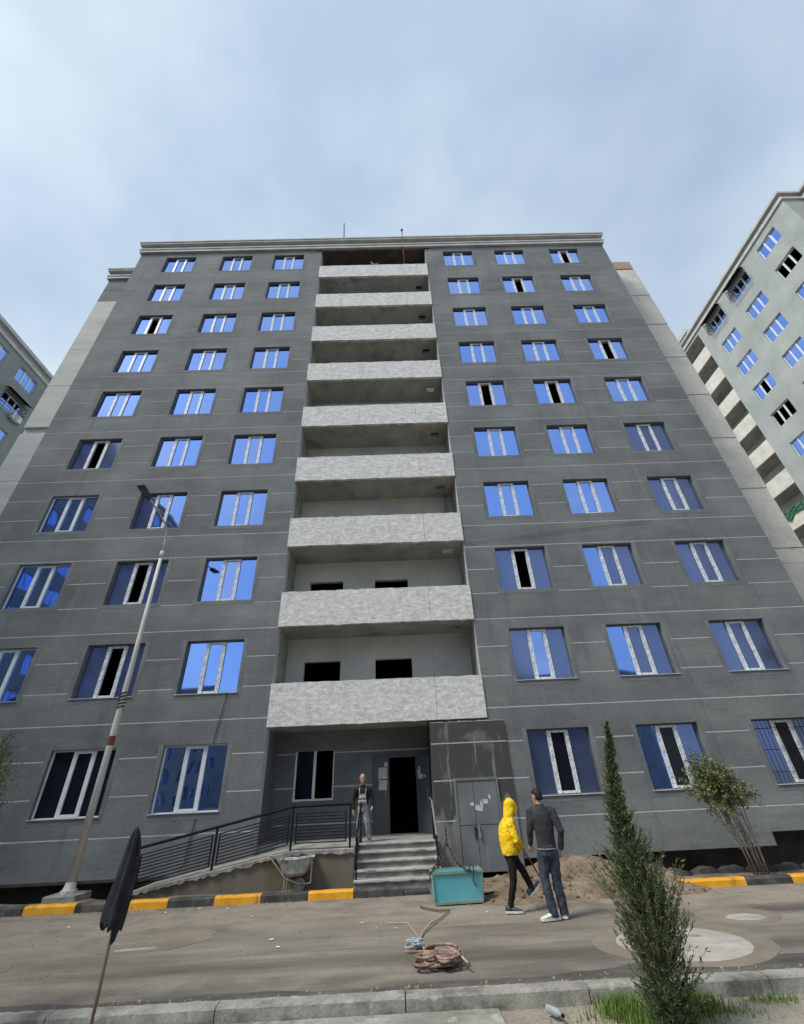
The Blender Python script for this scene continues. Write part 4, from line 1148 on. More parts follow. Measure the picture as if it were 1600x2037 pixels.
# ropes and sticks on the road
def coil(cx, cy, R, turns, r, m, name, label, seed, sx=1.0, sy=1.0, lift=.09, rot=0):
    rng = random.Random(seed); pts = []; n = turns * 16
    ox = oy = 0
    for k in range(n + 1):
        a = 2 * math.pi * k / 16; t = k / n
        if k % 16 == 0: ox, oy, rr = rng.uniform(-.55, .55) * R, rng.uniform(-.5, .5) * R, rng.uniform(.3, .95) * R; asp, tl = rng.uniform(.35, 1.0), rng.uniform(0, 3.1)
        ex, ey = rr * math.cos(a), rr * asp * math.sin(a)
        px_, py_ = (ox + ex * math.cos(tl) - ey * math.sin(tl)) * sx, (oy + ex * math.sin(tl) + ey * math.cos(tl)) * sy
        pts.append((cx + px_ * math.cos(rot) - py_ * math.sin(rot), cy + px_ * math.sin(rot) + py_ * math.cos(rot), .02 + r + lift * t + .02 * rng.random()))
    for _ in range(2):
        pts = [pts[0]] + [tuple((np.array(pts[i - 1]) + 2 * np.array(pts[i]) + np.array(pts[i + 1])) / 4) for i in range(1, len(pts) - 1)] + [pts[-1]]
    o = MB().tube(pts, r, 6).build(name, MT[m], None, smooth=True); return tag(o, label, 'rope')
coil(.38, -6.42, .30, 17, .016, 'rope_brown', 'rope_coil', 'tangled heap of reddish brown hose-like rope on the road', 4, sx=1.1, sy=1.15, rot=-.25)
coil(.11, -5.72, .13, 9, .010, 'rope_blue', 'rope_coil', 'small coil of blue-grey rope beside the brown tangle', 6, sx=1.0, sy=1.2, lift=.06)
def ground_line(name, pts, r, m, label, cat):
    o = MB().tube(pts, r, 6).build(name, MT[m], None, smooth=True); return tag(o, label, cat)
ground_line('cord', [(.27, -6.05, .05), (.16, -5.55, .03), (.22, -5.0, .03), (.37, -4.55, .04), (.58, -4.1, .03), (.75, -3.7, .03)], .013, 'wire_pale', 'pale stiff cord running from the brown tangle towards the skip', 'cord')
ground_line('cord', [(.17, -5.3, .03), (.06, -4.7, .03), (.0, -4.35, .03), (-.35, -4.3, .03)], .008, 'wire_pale', 'thin pale cord bending to the left on the road', 'cord')
ground_line('stick', [(.25, -3.25, .03), (.36, -3.42, .035), (.58, -3.62, .03), (.78, -3.66, .03)], .017, 'wood_stick', 'crooked stick lying in front of the teal skip', 'stick')
ground_line('stick', [(.52, -6.2, .13), (.64, -6.5, .13), (.72, -6.72, .10)], .014, 'wire_pale', 'short pale stick lying on the brown rope tangle', 'stick')

# ------------------------------------------------------------------ wheelbarrow tipped against the ramp wall
wb = empty('wheelbarrow', (-2.45, -1.72, .12), R_(0)); tag(wb, 'cement crusted wheelbarrow propped against the ramp wall', 'wheelbarrow')
rings = []
for (z, xa, xb, ya, yb_) in ((.27, -.16, .17, -.12, .10), (.33, -.24, .24, -.19, .15), (.56, -.33, .37, -.26, .21), (.575, -.345, .385, -.27, .22), (.56, -.31, .35, -.24, .19), (.34, -.22, .22, -.17, .13), (.31, -.15, .16, -.11, .09)):
    rings.append([(xa, ya, z), ((xa + xb) / 2, ya - .02, z - .01), (xb, ya, z + .03 if z > .5 else z), (xb + .03, (ya + yb_) / 2, z), (xb, yb_, z + .03 if z > .5 else z), ((xa + xb) / 2, yb_, z), (xa, yb_, z), (xa - .02, (ya + yb_) / 2, z)])
MB().loft(rings).build('tray', MT['barrow_tray'], wb, fix=True)
for y in (-.20, .16):
    MB().tube([(-.66, y, .62), (-.52, y, .60), (-.18, y * .9, .24), (.10, y * .6, .14), (.22, y * .35, .12)], .016, 7).build('handle_bar', MT['barrow_frame'], wb, smooth=True)
    MB().tube([(-.18, y * .9, .25), (-.20, y * .9, .0)], .016, 7).build('leg', MT['barrow_frame'], wb)
MB().tube([(.40, -.22, .56), (.39, -.22, .16), (.20, -.08, .12)], .014, 7).build('front_brace', MT['barrow_frame'], wb)
wl_ = empty('wheel', (.10, -.02, .10), parent=wb)
MB().tube([(.10 * math.cos(t) , 0, .10 * math.sin(t)) for t in np.linspace(0, 2 * math.pi, 25)], .038, 8, cap=False).build('tyre', MT['barrow_frame'], wl_, smooth=True)
MB().tube([(0, -.025, 0), (0, .025, 0)], .075, 14).build('rim', MT['barrow_tray'], wl_)

# ------------------------------------------------------------------ pole with hanging dark cloth, bottle
rd = MB().tube([(-2.90, -8.3, -.2), (-2.905, -8.3, .5), (-2.915, -8.3, 1.1), (-2.92, -8.3, 1.66)], [.017, .016, .013, .008], 8).build('garden_stake', MT['wood_stick'], None, smooth=True)
tag(rd, 'thin brown wooden stake standing in the foreground at left', 'stake')
rings = []; rng = random.Random(6)
for i, t in enumerate(np.linspace(0, 1, 26)):
    z = 1.685 - .80 * t
    w = float(np.interp(t, [0, .06, .15, .4, .75, .9, 1], [.007, .028, .048, .072, .088, .088, .082]))
    cx = -2.905 + .012 * math.sin(t * 5) - .012 * t
    ring = []
    for k in range(40):
        a = 2 * math.pi * k / 40
        f = 1 + .30 * math.sin(4 * a + 1.2 * t) + .16 * math.sin(7 * a - 1.5 * t) + .08 * math.sin(13 * a + 2 * t)
        dz = 0
        if t > .8: dz = -.10 * (t - .8) / .2 * max(0, math.cos(a + .6)) ** 6 - .03 * (t - .8) / .2 * math.sin(7 * a)
        ring.append((cx + w * f * math.cos(a), -8.3 + w * .55 * f * math.sin(a), z + dz))
    rings.append(ring)
clth = MB().loft(rings, cap=False).build('hanging_cloth', MT['navy_cloth'], None, smooth=True)
tag(clth, 'ragged dark navy cloth hanging from the wooden stake', 'cloth')
so = clth.modifiers.new('thick', 'SOLIDIFY'); so.thickness = .004
bt = empty('plastic_bottle', (1.47, -7.62, -.095), R_(-62)); tag(bt, 'crushed clear plastic bottle lying by the near kerb', 'bottle')
rings = [ellipse(0, 0, z, r, r * .75, 14) for z, r in ((0, .03), (.01, .036), (.07, .033), (.09, .036), (.15, .034), (.19, .016), (.21, .014))]
MB().loft(rings).build('bottle_body', MT['plastic_bottle'], bt, smooth=True, loc=(-.1, 0, .03), rot=(0, R_(90), 0))
MB().tube([(.112, 0, .03), (.132, 0, .03)], .017, 10).build('cap', MT['wire_black'], bt)
# ------------------------------------------------------------------ people
def remeshed(mb, name, m, parent, voxel=.011, it=5, fold=0.0, fscale=.12):
    me = mb.mesh(name + '_tmp', m)
    o = bpy.data.objects.new(name + '_tmp', me); COL.objects.link(o)
    r = o.modifiers.new('r', 'REMESH'); r.mode = 'VOXEL'; r.voxel_size = voxel
    s = o.modifiers.new('s', 'SMOOTH'); s.factor = .5; s.iterations = it
    if fold:
        tx = bpy.data.textures.new(name + '_folds', 'CLOUDS'); tx.noise_scale = fscale; tx.noise_depth = 1
        d = o.modifiers.new('d', 'DISPLACE'); d.texture = tx; d.strength = fold; d.mid_level = .5; d.texture_coords = 'LOCAL'
    dg = bpy.context.evaluated_depsgraph_get()
    out = bpy.data.meshes.new_from_object(o.evaluated_get(dg))
    out.name = name
    bpy.data.objects.remove(o, do_unlink=True)
    out.materials.clear(); out.materials.append(m)
    out.polygons.foreach_set('use_smooth', [True] * len(out.polygons))
    return inst(name, out, parent)

class Fig:
    """one figure in its own frame: x = its right hand side seen from behind, y = forward, z up"""
    def __init__(s, loc, yaw, S=1.0):
        s.loc, s.yaw, s.S = loc, yaw, S
def ell(mb, c, rx, ry, rz, n=14, k=9, M=None):
    rings = []
    for i in range(k):
        t = -math.cos(math.pi * (i + .5) / k) ; rr = math.sqrt(max(0, 1 - t * t))
        ring = []
        for j in range(n):
            a = 2 * math.pi * j / n
            p = Vector((rx * rr * math.cos(a), ry * rr * math.sin(a), rz * t))
            if M: p = M @ p
            ring.append(tuple(Vector(c) + p))
        rings.append(ring)
    mb.loft(rings)
def torso(mb, secs, n=18):
    """secs: (cx, cy, z, rx, ry, turn)"""
    mb.loft([ellipse(a, b, z, rx, ry, n, t) for a, b, z, rx, ry, t in secs])
def head_mesh(mb, c, M, s=1.0):
    prof = ((-.118, .030, .030, .030), (-.105, .028, .048, .045), (-.075, .018, .058, .066), (-.04, .008, .066, .082), (0, .0, .071, .092), (.04, -.004, .074, .096), (.075, -.006, .069, .090), (.10, -.008, .055, .070), (.118, -.010, .030, .040), (.123, -.01, .012, .016))
    rings = []
    for z, fy, rx, ry in prof:
        rings.append([tuple(Vector(c) + M @ (Vector((rx * math.cos(a), fy + ry * math.sin(a), z)) * s)) for a in np.linspace(0, 2 * math.pi, 19)[:-1]])
    mb.loft(rings)
    P = lambda x, y, z: tuple(Vector(c) + M @ (Vector((x, y, z)) * s))
    mb.tube([P(0, .085, .025), P(0, .102, -.005), P(0, .112, -.025), P(0, .092, -.034)], [.010, .013, .017, .014], 8)
    mb.tube([P(-.022, .078, -.068), P(0, .088, -.066), P(.022, .078, -.068)], [.008, .011, .008], 6)
    for sx in (-1, 1):
        ell(mb, P(sx * .078, -.005, .0), .012 * s, .024 * s, .034 * s, 8, 5, M)
        ell(mb, P(sx * .034, .078, .028), .022 * s, .010 * s, .008 * s, 8, 5, M)
def face_bits(parent, c, M, s=1.0):
    for sx in (-1, 1):
        b = MB(); ell(b, tuple(Vector(c) + M @ (Vector((sx * .031, .084, .006)) * s)), .012 * s, .006 * s, .007 * s, 8, 5, M)
        b.build('eye', MT['eye_dark'], parent, smooth=True)
        b = MB(); P = lambda x, y, z: tuple(Vector(c) + M @ (Vector((x, y, z)) * s))
        b.tube([P(sx * .014, .094, .032), P(sx * .034, .092, .037), P(sx * .052, .078, .031)], .0045 * s, 6); b.build('eyebrow', MT['hair_dark'], parent)
def hand(mb, wrist, d, nrm, s=1.0, curl=.5, thumb=1):
    d = Vector(d).normalized(); nrm = Vector(nrm); nrm = (nrm - d * nrm.dot(d)).normalized(); t = d.cross(nrm)
    w = Vector(wrist); M = Matrix((t, nrm, d)).transposed()
    ell(mb, w + d * .052 * s, .040 * s, .017 * s, .055 * s, 12, 7, M)
    for i, (off, L) in enumerate(((-.028, .066), (-.010, .078), (.009, .074), (.026, .058))):
        p0 = w + d * .088 * s + t * off * s
        p1 = p0 + (d * .42 * L + nrm * L * .16 * curl) * s
        p2 = p1 + (d * .30 * L + nrm * L * .38 * curl) * s
        p3 = p2 + (d * .12 * L + nrm * L * .34 * curl) * s
        mb.tube([w + d * .06 * s + t * off * .9 * s, p0, p1, p2, p3], [.010 * s, .0095 * s, .009 * s, .008 * s, .006 * s], 7)
    q = w + d * .03 * s + t * .034 * thumb * s
    mb.tube([w + d * .015 * s + t * .015 * thumb * s, q, q + (d * .030 + t * .020 * thumb + nrm * .014) * s, q + (d * .055 + t * .022 * thumb + nrm * .026) * s], [.014 * s, .012 * s, .010 * s, .007 * s], 7)
def shoe(name, m, sole_m, parent, ankle, toe_dir, s=1.0, pitch=0.0):
    """ankle: point above the heel on the ground line (z = underside); toe_dir: heading"""
    f = Vector((toe_dir[0], toe_dir[1], 0)).normalized(); r = Vector((f.y, -f.x, 0)); up = Vector((0, 0, 1))
    cp, sp = math.cos(pitch), math.sin(pitch)
    F_, U_ = f * cp + up * sp, up * cp - f * sp
    A = Vector(ankle)
    P = lambda x, y, z: tuple(A + (r * x + F_ * y + U_ * z) * s)
    up_m, so_m = MB(), MB()
    prof = [(-.075, .026, .075), (-.065, .036, .098), (-.03, .040, .105), (.02, .041, .10), (.06, .043, .082), (.11, .046, .062), (.155, .046, .050), (.19, .038, .042), (.212, .018, .032)]
    rings = []
    for y, w, h in prof:
        rings.append([P(w * math.cos(a), y, .022 + (h - .022) * (.5 + .5 * math.sin(a))) for a in np.linspace(0, 2 * math.pi, 15)[:-1]])
    up_m.loft(rings)
    o = up_m.build(name, m, parent, smooth=True)
    rings = []
    for y, w, h in prof:
        w2 = w + .005
        rings.append([P(-w2, y * 1.03, .0), P(w2, y * 1.03, .0), P(w2, y * 1.03, .026), P(-w2, y * 1.03, .026)])
    so_m.loft(rings); so_m.build('sole', sole_m, o, fix=True)
    return o
def rotM(yaw=0, pitch=0, roll=0):
    return (Matrix.Rotation(yaw, 3, 'Z') @ Matrix.Rotation(pitch, 3, 'X') @ Matrix.Rotation(roll, 3, 'Y'))
def limb(mb, pts, rs, n=12): mb.tube(pts, list(rs), n)

def person_dark():
    global P1
    root = empty('person', (2.48, -4.43, 0)); P1 = root; tag(root, 'person in charcoal sweater and dark jeans with white shoes, seen from behind', 'person')
    o = Vector(root.location); L = lambda x, y, z: (x - o.x, y - o.y, z)
    yw = R_(14)
    Mh = rotM(R_(34), R_(-4))
    hc = L(2.47, -4.41, 1.638)
    aL = [L(2.30, -4.42, 1.43), L(2.245, -4.44, 1.17), L(2.235, -4.34, .97)]
    aR = [L(2.68, -4.44, 1.43), L(2.755, -4.50, 1.14), L(2.725, -4.42, .90)]
    lL = [L(2.405, -4.43, .90), L(2.37, -4.40, .49), L(2.40, -4.46, .09)]
    lR = [L(2.575, -4.44, .90), L(2.56, -4.40, .49), L(2.595, -4.39, .09)]
    b = MB()
    head_mesh(b, hc, Mh)
    b.tube([L(2.485, -4.43, 1.42), L(2.482, -4.43, 1.50), L(2.475, -4.42, 1.58)], [.064, .054, .054], 12)
    torso(b, [(*L(2.49, -4.43, 0)[:2], z, rx, ry, yw) for z, rx, ry in ((.86, .13, .09), (1.0, .135, .095), (1.2, .145, .10), (1.38, .15, .10), (1.46, .09, .07))])
    for a, th in ((aL, 1), (aR, -1)):
        limb(b, a, (.046, .038, .028)); d = Vector(a[2]) - Vector(a[1])
        hand(b, a[2], d, (.6 * th, .6, 0), curl=.55, thumb=th)
    for l in (lL, lR): limb(b, l, (.075, .055, .042))
    remeshed(b, 'body', MT['skin'], root, .0068, 2)
    # sweater
    b = MB()
    cx, cy = L(2.49, -4.43, 0)[:2]
    torso(b, [(cx, cy, .895, .158, .118, yw), (cx, cy, .93, .168, .128, yw), (cx, cy, .97, .160, .120, yw), (cx, cy, 1.12, .168, .122, yw), (cx, cy - .005, 1.28, .185, .125, yw), (cx, cy - .005, 1.39, .190, .118, yw), (cx, cy, 1.455, .150, .095, yw), (cx - .005, cy + .005, 1.50, .085, .078, yw), (cx - .006, cy + .008, 1.535, .066, .066, yw)])
    for a in (aL, aR):
        e0, e1, e2 = [Vector(p) for p in a]
        limb(b, [e0 + (Vector((cx, cy, 1.42)) - e0) * .25, e0, (e0 + e1) / 2, e1, (e1 + e2) / 2, e2, e2 + (e2 - e1) * .08], (.080, .076, .066, .058, .052, .045, .043))
    remeshed(b, 'sweater', MT['grey_fabric'], root, .012, 5, fold=.026, fscale=.12)
    MB().tube([tuple(Vector((cx + .167 * math.cos(a) * math.cos(yw) - .127 * math.sin(a) * math.sin(yw), cy + .167 * math.cos(a) * math.sin(yw) + .127 * math.sin(a) * math.cos(yw), .905))) for a in np.linspace(0, 2 * math.pi, 33)], .009, 6, cap=False).build('shirt_hem', MT['overall_fabric'], root, smooth=True)
    b = MB()
    torso(b, [(cx, cy, .76, .10, .10, yw), (cx, cy, .82, .165, .125, yw), (cx, cy, .92, .160, .120, yw), (cx, cy, .96, .150, .112, yw)])
    for l in (lL, lR):
        e0, e1, e2 = [Vector(p) for p in l]
        limb(b, [e0, (e0 * .6 + e1 * .4), e1, (e1 + e2) / 2, e2 + Vector((0, 0, .04)), e2 - Vector((0, 0, .035))], (.098, .094, .080, .074, .068, .074))
    remeshed(b, 'jeans', MT['denim'], root, .011, 4, fold=.03, fscale=.095)
    shoe('shoe', MT['shoe_white'], MT['shoe_white'], root, L(2.42, -4.45, .014), (-.85, -.15), 1.12)
    shoe('shoe', MT['shoe_white'], MT['shoe_white'], root, L(2.60, -4.36, .014), (.25, .95), 1.12)
    b = MB()
    rings = []
    for z, rx, ry, fy in ((-.055, .058, .045, -.055), (-.02, .072, .065, -.040), (.02, .079, .083, -.022), (.06, .080, .094, -.008), (.095, .072, .086, -.004), (.118, .052, .062, -.006), (.132, .022, .028, -.008)):
        rings.append([tuple(Vector(hc) + Mh @ Vector((rx * math.cos(a), fy + ry * math.sin(a), z))) for a in np.linspace(0, 2 * math.pi, 21)[:-1]])
    b.loft(rings); b.build('hair', MT['hair_dark'], root, smooth=True)
    face_bits(root, hc, Mh)

def person_yellow():
    root = empty('person', (1.86, -3.97, 0)); tag(root, 'person in bright yellow hooded top and black trousers pushing a shovel', 'person')
    o = Vector(root.location); L = lambda x, y, z: (x - o.x, y - o.y, z)
    yw = R_(-78)                                   # faces +x
    Mh = rotM(R_(-72), R_(-16))
    hc = L(2.075, -3.96, 1.515)
    lP = [L(1.945, -4.01, .80), L(1.925, -4.02, .44), L(1.815, -4.0, .09)]
    lQ = [L(1.965, -3.90, .80), L(2.165, -3.86, .54), L(2.265, -3.86, .31)]
    aN = [L(1.985, -4.14, 1.27), L(2.045, -4.20, 1.03), L(2.16, -4.08, .905)]
    aF = [L(2.00, -3.80, 1.27), L(2.12, -3.74, 1.05), L(2.205, -3.90, .90)]
    b = MB(); head_mesh(b, hc, Mh, .96)
    b.tube([L(1.99, -3.97, 1.28), L(2.02, -3.97, 1.38), L(2.06, -3.96, 1.46)], [.06, .052, .052], 12)
    torso(b, [(*L(x, -3.96, 0)[:2], z, rx, ry, yw) for x, z, rx, ry in ((1.95, .78, .12, .085), (1.95, .95, .12, .09), (1.955, 1.12, .13, .095), (1.98, 1.28, .13, .09), (2.0, 1.34, .08, .065))])
    for a, th in ((aN, -1), (aF, 1)):
        limb(b, a, (.042, .036, .027)); d = Vector(a[2]) - Vector(a[1])
        hand(b, a[2], d + Vector((.0, .0, -.05)), (-.3, .5 * -th, -.7), curl=1.15, thumb=th, s=.95)
    for l in (lP, lQ): limb(b, l, (.07, .052, .04))
    remeshed(b, 'body', MT['skin'], root, .0068, 2)
    b = MB()
    secs = [(*L(x, -3.965, 0)[:2], z, rx, ry, yw) for x, z, rx, ry in ((1.955, .80, .170, .150), (1.955, .84, .182, .160), (1.94, .96, .182, .156), (1.935, 1.10, .188, .154), (1.95, 1.22, .195, .146), (1.98, 1.31, .172, .122), (2.01, 1.37, .11, .10))]
    torso(b, secs)
    for a in (aN, aF):
        e0, e1, e2 = [Vector(p) for p in a]; c = Vector(L(1.98, -3.965, 1.28))
        limb(b, [e0.lerp(c, .4), e0, (e0 + e1) / 2, e1, (e1 + e2) / 2, e2], (.084, .082, .076, .070, .062, .050))
    # hood over the head, open towards the face
    for (z, fy, rx, ry) in (): pass
    Ph = lambda x, y, z: tuple(Vector(hc) + Mh @ (Vector((x, y, z)) * 1.07))
    rings = []
    for z, fy, rx, ry in ((-.185, -.055, .085, .070), (-.15, -.045, .092, .080), (-.11, -.04, .097, .090), (-.06, -.03, .100, .099), (0, -.025, .098, .108), (.06, -.022, .095, .108), (.105, -.02, .078, .092), (.135, -.03, .048, .062), (.15, -.04, .018, .025)):
        rings.append([Ph(rx * math.cos(a), fy + ry * math.sin(a), z) for a in np.linspace(0, 2 * math.pi, 19)[:-1]])
    b.loft(rings)
    hood = remeshed(b, 'hooded_top', MT['yellow_print'], root, .011, 4, fold=.026, fscale=.08)
    rm = MB(); rm.tube([Ph(.075 * math.cos(a), .072 - .012 * abs(math.sin(a)), -.012 + .108 * math.sin(a)) for a in np.linspace(0, 2 * math.pi, 25)], .013, 7, cap=False)
    rm.build('hood_rim', MT['yellow_fabric'], root, smooth=True)
    # the hood opening shows the face: a shallow face piece set in the rim
    fb = MB()
    rings = []
    for k, (s_, yy) in enumerate(((1, .070), (.75, .090), (.4, .100), (.08, .103))):
        rings.append([Ph(.072 * s_ * math.cos(a), yy, -.014 + .102 * s_ * math.sin(a)) for a in np.linspace(0, 2 * math.pi, 17)[:-1]])
    fb.loft(rings); fb.build('face', MT['skin'], root, smooth=True)
    face_bits(root, Ph(0, .012, 0), Mh, .96)
    b = MB()
    cx, cy = L(1.955, -3.965, 0)[:2]
    torso(b, [(cx, cy, .70, .09, .09, yw), (cx, cy, .76, .150, .122, yw), (cx, cy, .86, .145, .12, yw)])
    for l in (lP, lQ):
        e0, e1, e2 = [Vector(p) for p in l]
        limb(b, [e0, e0 * .6 + e1 * .4, e1, (e1 + e2) / 2, e2, e2 + (e2 - e1).normalized() * .05], (.090, .082, .066, .060, .052, .050))
    remeshed(b, 'trousers', MT['black_fabric'], root, .011, 4, fold=.020, fscale=.09)
    shoe('shoe', MT['shoe_grey'], MT['shoe_white'], root, L(1.80, -4.0, .014), (1, -.15), 1.08)
    shoe('shoe', MT['shoe_grey'], MT['shoe_white'], root, L(2.275, -3.86, .232), (1, .1), 1.05, pitch=R_(38))
    # shovel
    sh = empty('shovel', (2.48, -3.86, .32)); tag(sh, 'long handled shovel held by the person in yellow', 'shovel')
    so_ = Vector(sh.location); S_ = lambda x, y, z: (x - so_.x, y - so_.y, z - so_.z)
    MB().tube([S_(2.05, -4.02, 1.10), S_(2.24, -3.96, .80), S_(2.46, -3.90, .42)], .014, 8).build('handle', MT['wood_stick'], sh, smooth=True)
    bl = MB(); ux = Vector((.48, .06, -.875)).normalized(); vx = Vector((.3, -.95, .1)).normalized(); p0 = Vector(S_(2.45, -3.905, .44))
    rings = []
    for t, w, dp in ((0, .015, .016), (.05, .07, .004), (.10, .095, .003), (.20, .09, .003), (.27, .06, .003), (.30, .015, .002)):
        nn = ux.cross(vx)
        rings.append([tuple(p0 + ux * t + vx * w * a + nn * (dp * bq - .03 * a * a)) for a, bq in ((-1, 0), (-.5, -1), (.5, -1), (1, 0), (.5, 1), (-.5, 1))])
    bl.loft(rings).build('blade', MT['rusty_chain'], sh, fix=True)

def person_old():
    root = empty('person', (-1.05, -.30, .80)); tag(root, 'bald man in black jacket and worn grey overalls standing on the top step', 'person')
    o = Vector(root.location); L = lambda x, y, z: (x - o.x, y - o.y, z - o.z)
    s = .90; yw = R_(180 - 6)
    Mh = rotM(R_(180 + 10), R_(-12))
    hc = L(-1.075, -.37, 2.175)
    aL = [L(-1.245, -.32, 1.93), L(-1.315, -.34, 1.69), L(-1.305, -.42, 1.49)]
    aR = [L(-.895, -.32, 1.92), L(-.83, -.33, 1.70), L(-.825, -.44, 1.56)]
    lL = [L(-1.14, -.30, 1.50), L(-1.165, -.32, 1.17), L(-1.14, -.27, .88)]
    lR = [L(-1.0, -.30, 1.50), L(-.945, -.35, 1.18), L(-.90, -.34, .88)]
    b = MB(); head_mesh(b, hc, Mh, .92)
    b.tube([L(-1.07, -.30, 1.92), L(-1.075, -.32, 2.02), L(-1.075, -.35, 2.10)], [.058, .05, .05], 12)
    torso(b, [(*L(-1.07, -.30, 0)[:2], z - .8, rx, ry, yw) for z, rx, ry in ((1.46, .12, .085), (1.6, .12, .09), (1.78, .13, .095), (1.92, .13, .085), (1.97, .08, .06))])
    for a, th in ((aL, 1), (aR, -1)):
        limb(b, a, (.042, .034, .026)); d = Vector(a[2]) - Vector(a[1]); hand(b, a[2], d, (.6 * th, -.3, 0), curl=.6, thumb=-th, s=.95)
    for l in (lL, lR): limb(b, l, (.066, .05, .038))
    remeshed(b, 'body', MT['skin'], root, .0068, 2)
    cx, cy = L(-1.07, -.30, 0)[:2]
    b = MB()
    torso(b, [(cx, cy, .80, .148, .115, yw), (cx, cy, .84, .152, .118, yw), (cx, cy, .96, .155, .115, yw), (cx, cy - .005, 1.08, .168, .112, yw), (cx, cy - .01, 1.14, .135, .092, yw), (cx, cy - .02, 1.19, .075, .075, yw), (cx, cy - .03, 1.235, .066, .068, yw)])
    for a in (aL, aR):
        e0, e1, e2 = [Vector(p) for p in a]; c = Vector((cx, cy, 1.10))
        limb(b, [e0.lerp(c, .3), e0, (e0 + e1) / 2, e1, (e1 + e2) / 2, e2], (.068, .066, .058, .052, .046, .040))
    remeshed(b, 'jacket', MT['black_fabric'], root, .011, 4, fold=.022, fscale=.09)
    b = MB()
    torso(b, [(cx, cy, .62, .085, .09, yw), (cx, cy, .68, .148, .118, yw), (cx, cy, .78, .140, .112, yw), (cx, cy, .84, .135, .106, yw)])
    for l in (lL, lR):
        e0, e1, e2 = [Vector(p) for p in l]
        limb(b, [e0, e0 * .6 + e1 * .4, e1, (e1 + e2) / 2, e2, e2 - Vector((0, 0, .03))], (.086, .084, .072, .066, .062, .064))
    ov = remeshed(b, 'overalls', MT['overall_fabric'], root, .011, 4, fold=.034, fscale=.07)
    # bib and straps lying on the jacket front (front is -y)
    bb = MB(); fr = []
    for z, w in ((.80, .125), (.90, .115), (1.0, .095), (1.03, .09)):
        fr.append([(cx + w * t, cy - .128 * math.sqrt(max(.05, 1 - (t * w / .17) ** 2)) - .006, z) for t in np.linspace(-1, .9, 8)])
    for i in range(3):
        for k in range(7): bb.quad(fr[i][k], fr[i][k + 1], fr[i + 1][k + 1], fr[i + 1][k])
    bo = bb.build('bib', MT['overall_fabric'], root, smooth=True); sm = bo.modifiers.new('t', 'SOLIDIFY'); sm.thickness = .008
    for sx in (-1, 1):
        MB().tube([(cx + sx * .075, cy - .128, 1.02), (cx + sx * .085, cy - .120, 1.10), (cx + sx * .085, cy - .06, 1.172), (cx + sx * .07, cy + .03, 1.18)], .013, 6, squash=.5).build('strap', MT['overall_fabric'], root)
    shoe('shoe', MT['shoe_grey'], MT['overall_fabric'], root, L(-1.14, -.28, .81), (-.2, -1), .95)
    shoe('shoe', MT['shoe_grey'], MT['overall_fabric'], root, L(-.895, -.35, .81), (.3, -1), .95)
    b = MB()
    P = lambda x, y, z: tuple(Vector(hc) + Mh @ (Vector((x, y, z)) * .92))
    for sx in (-1, 1): b.tube([P(sx * .066, .03, -.02), P(sx * .073, -.03, .02), P(sx * .060, -.075, .0), P(sx * .02, -.098, -.02)], [.010, .016, .018, .016], 7)
    b.build('hair', MT['shoe_grey'], root, smooth=True)
    face_bits(root, hc, Mh, .92)
    b = MB(); b.tube([P(-.02, .092, -.066), P(0, .096, -.068), P(.02, .092, -.066)], .004, 5); b.build('mouth', MT['rust'], root)

# printed back of the yellow top: scattered black marks
yp = mat('yellow_print', [(.70, .40, .010), (.84, .54, .014), (.90, .62, .03)], scale=4, rough=.85, bump=.2, bscale=20, fine=.05,
         extra=chain(patches_z(24, .615, .635, (.02, .017, .012), 1.14, 1.33, amount=.8, off=5.2, fade=.02), patches_z(20, .655, .67, (.02, .017, .012), .95, 1.12, amount=.8, off=3.1, fade=.02)))
person_dark(); person_yellow(); person_old()
P1.location.y = -4.56; P1.scale = (1.03, 1.03, 1.03)

# ------------------------------------------------------------------ plants
def spray_quads(mb, rng, p, d, L, w, up=None):
    d = d.normalized(); r = Vector((rng.uniform(-1, 1), rng.uniform(-1, 1), rng.uniform(-1, 1)))
    s = d.cross(r)
    if s.length < 1e-4: return
    s.normalize()
    mb.quad(p - s * w * .35, p + d * L * .5 - s * w, p + d * L, p + d * L * .5 + s * w)
def cypress(root, centre, prof, H, seed, nb=900, per=26):
    rng = random.Random(seed); m = MB(); tr = MB()
    zs = [a for a, _ in prof]; rr = [b for _, b in prof]
    tr.tube([(centre(z), 0, z) for z in np.linspace(-.06, H * .97, 14)], [max(.004, .026 * (1 - z / H)) for z in np.linspace(0, H * .97, 14)], 7)
    for b in range(nb):
        z = H * rng.random() ** 1.3
        if rng.random() > .12 + (H - z) / .8: continue
        a = rng.uniform(0, 2 * math.pi)
        r = np.interp(z, zs, rr) * rng.uniform(.45, 1.08) * (1 + .20 * math.sin(3 * a + 7 * z) + .12 * math.sin(5 * a - 13 * z))
        if rng.random() < .07: r *= 1.3
        lift = rng.uniform(1.1, 2.2)
        if z < .3: lift = rng.uniform(.2, 1.6)
        base = Vector((centre(z), 0, z)); out = Vector((math.cos(a), math.sin(a), 0))
        tip = base + out * r + Vector((rng.uniform(-.02, .02), rng.uniform(-.02, .02), r * lift * .8))
        mid = base.lerp(tip, .5) + Vector((0, 0, -.12 * r))
        if b % 3 == 0: tr.tube([base, mid, tip], [.004, .003, .0012], 4, cap=False)
        for k in range(per):
            t = rng.uniform(.22, 1.05)
            p = base.lerp(mid, t * 2) if t < .5 else mid.lerp(tip, t * 2 - 1)
            d = (tip - mid).normalized() + Vector((rng.gauss(0, .45), rng.gauss(0, .45), rng.gauss(.1, .4)))
            spray_quads(m, rng, p, d, rng.uniform(.025, .06), rng.uniform(.003, .006))
    tr.build('trunk', MT['bark'], root)
    m.build('crown', MT['cypress_leaf'], root)
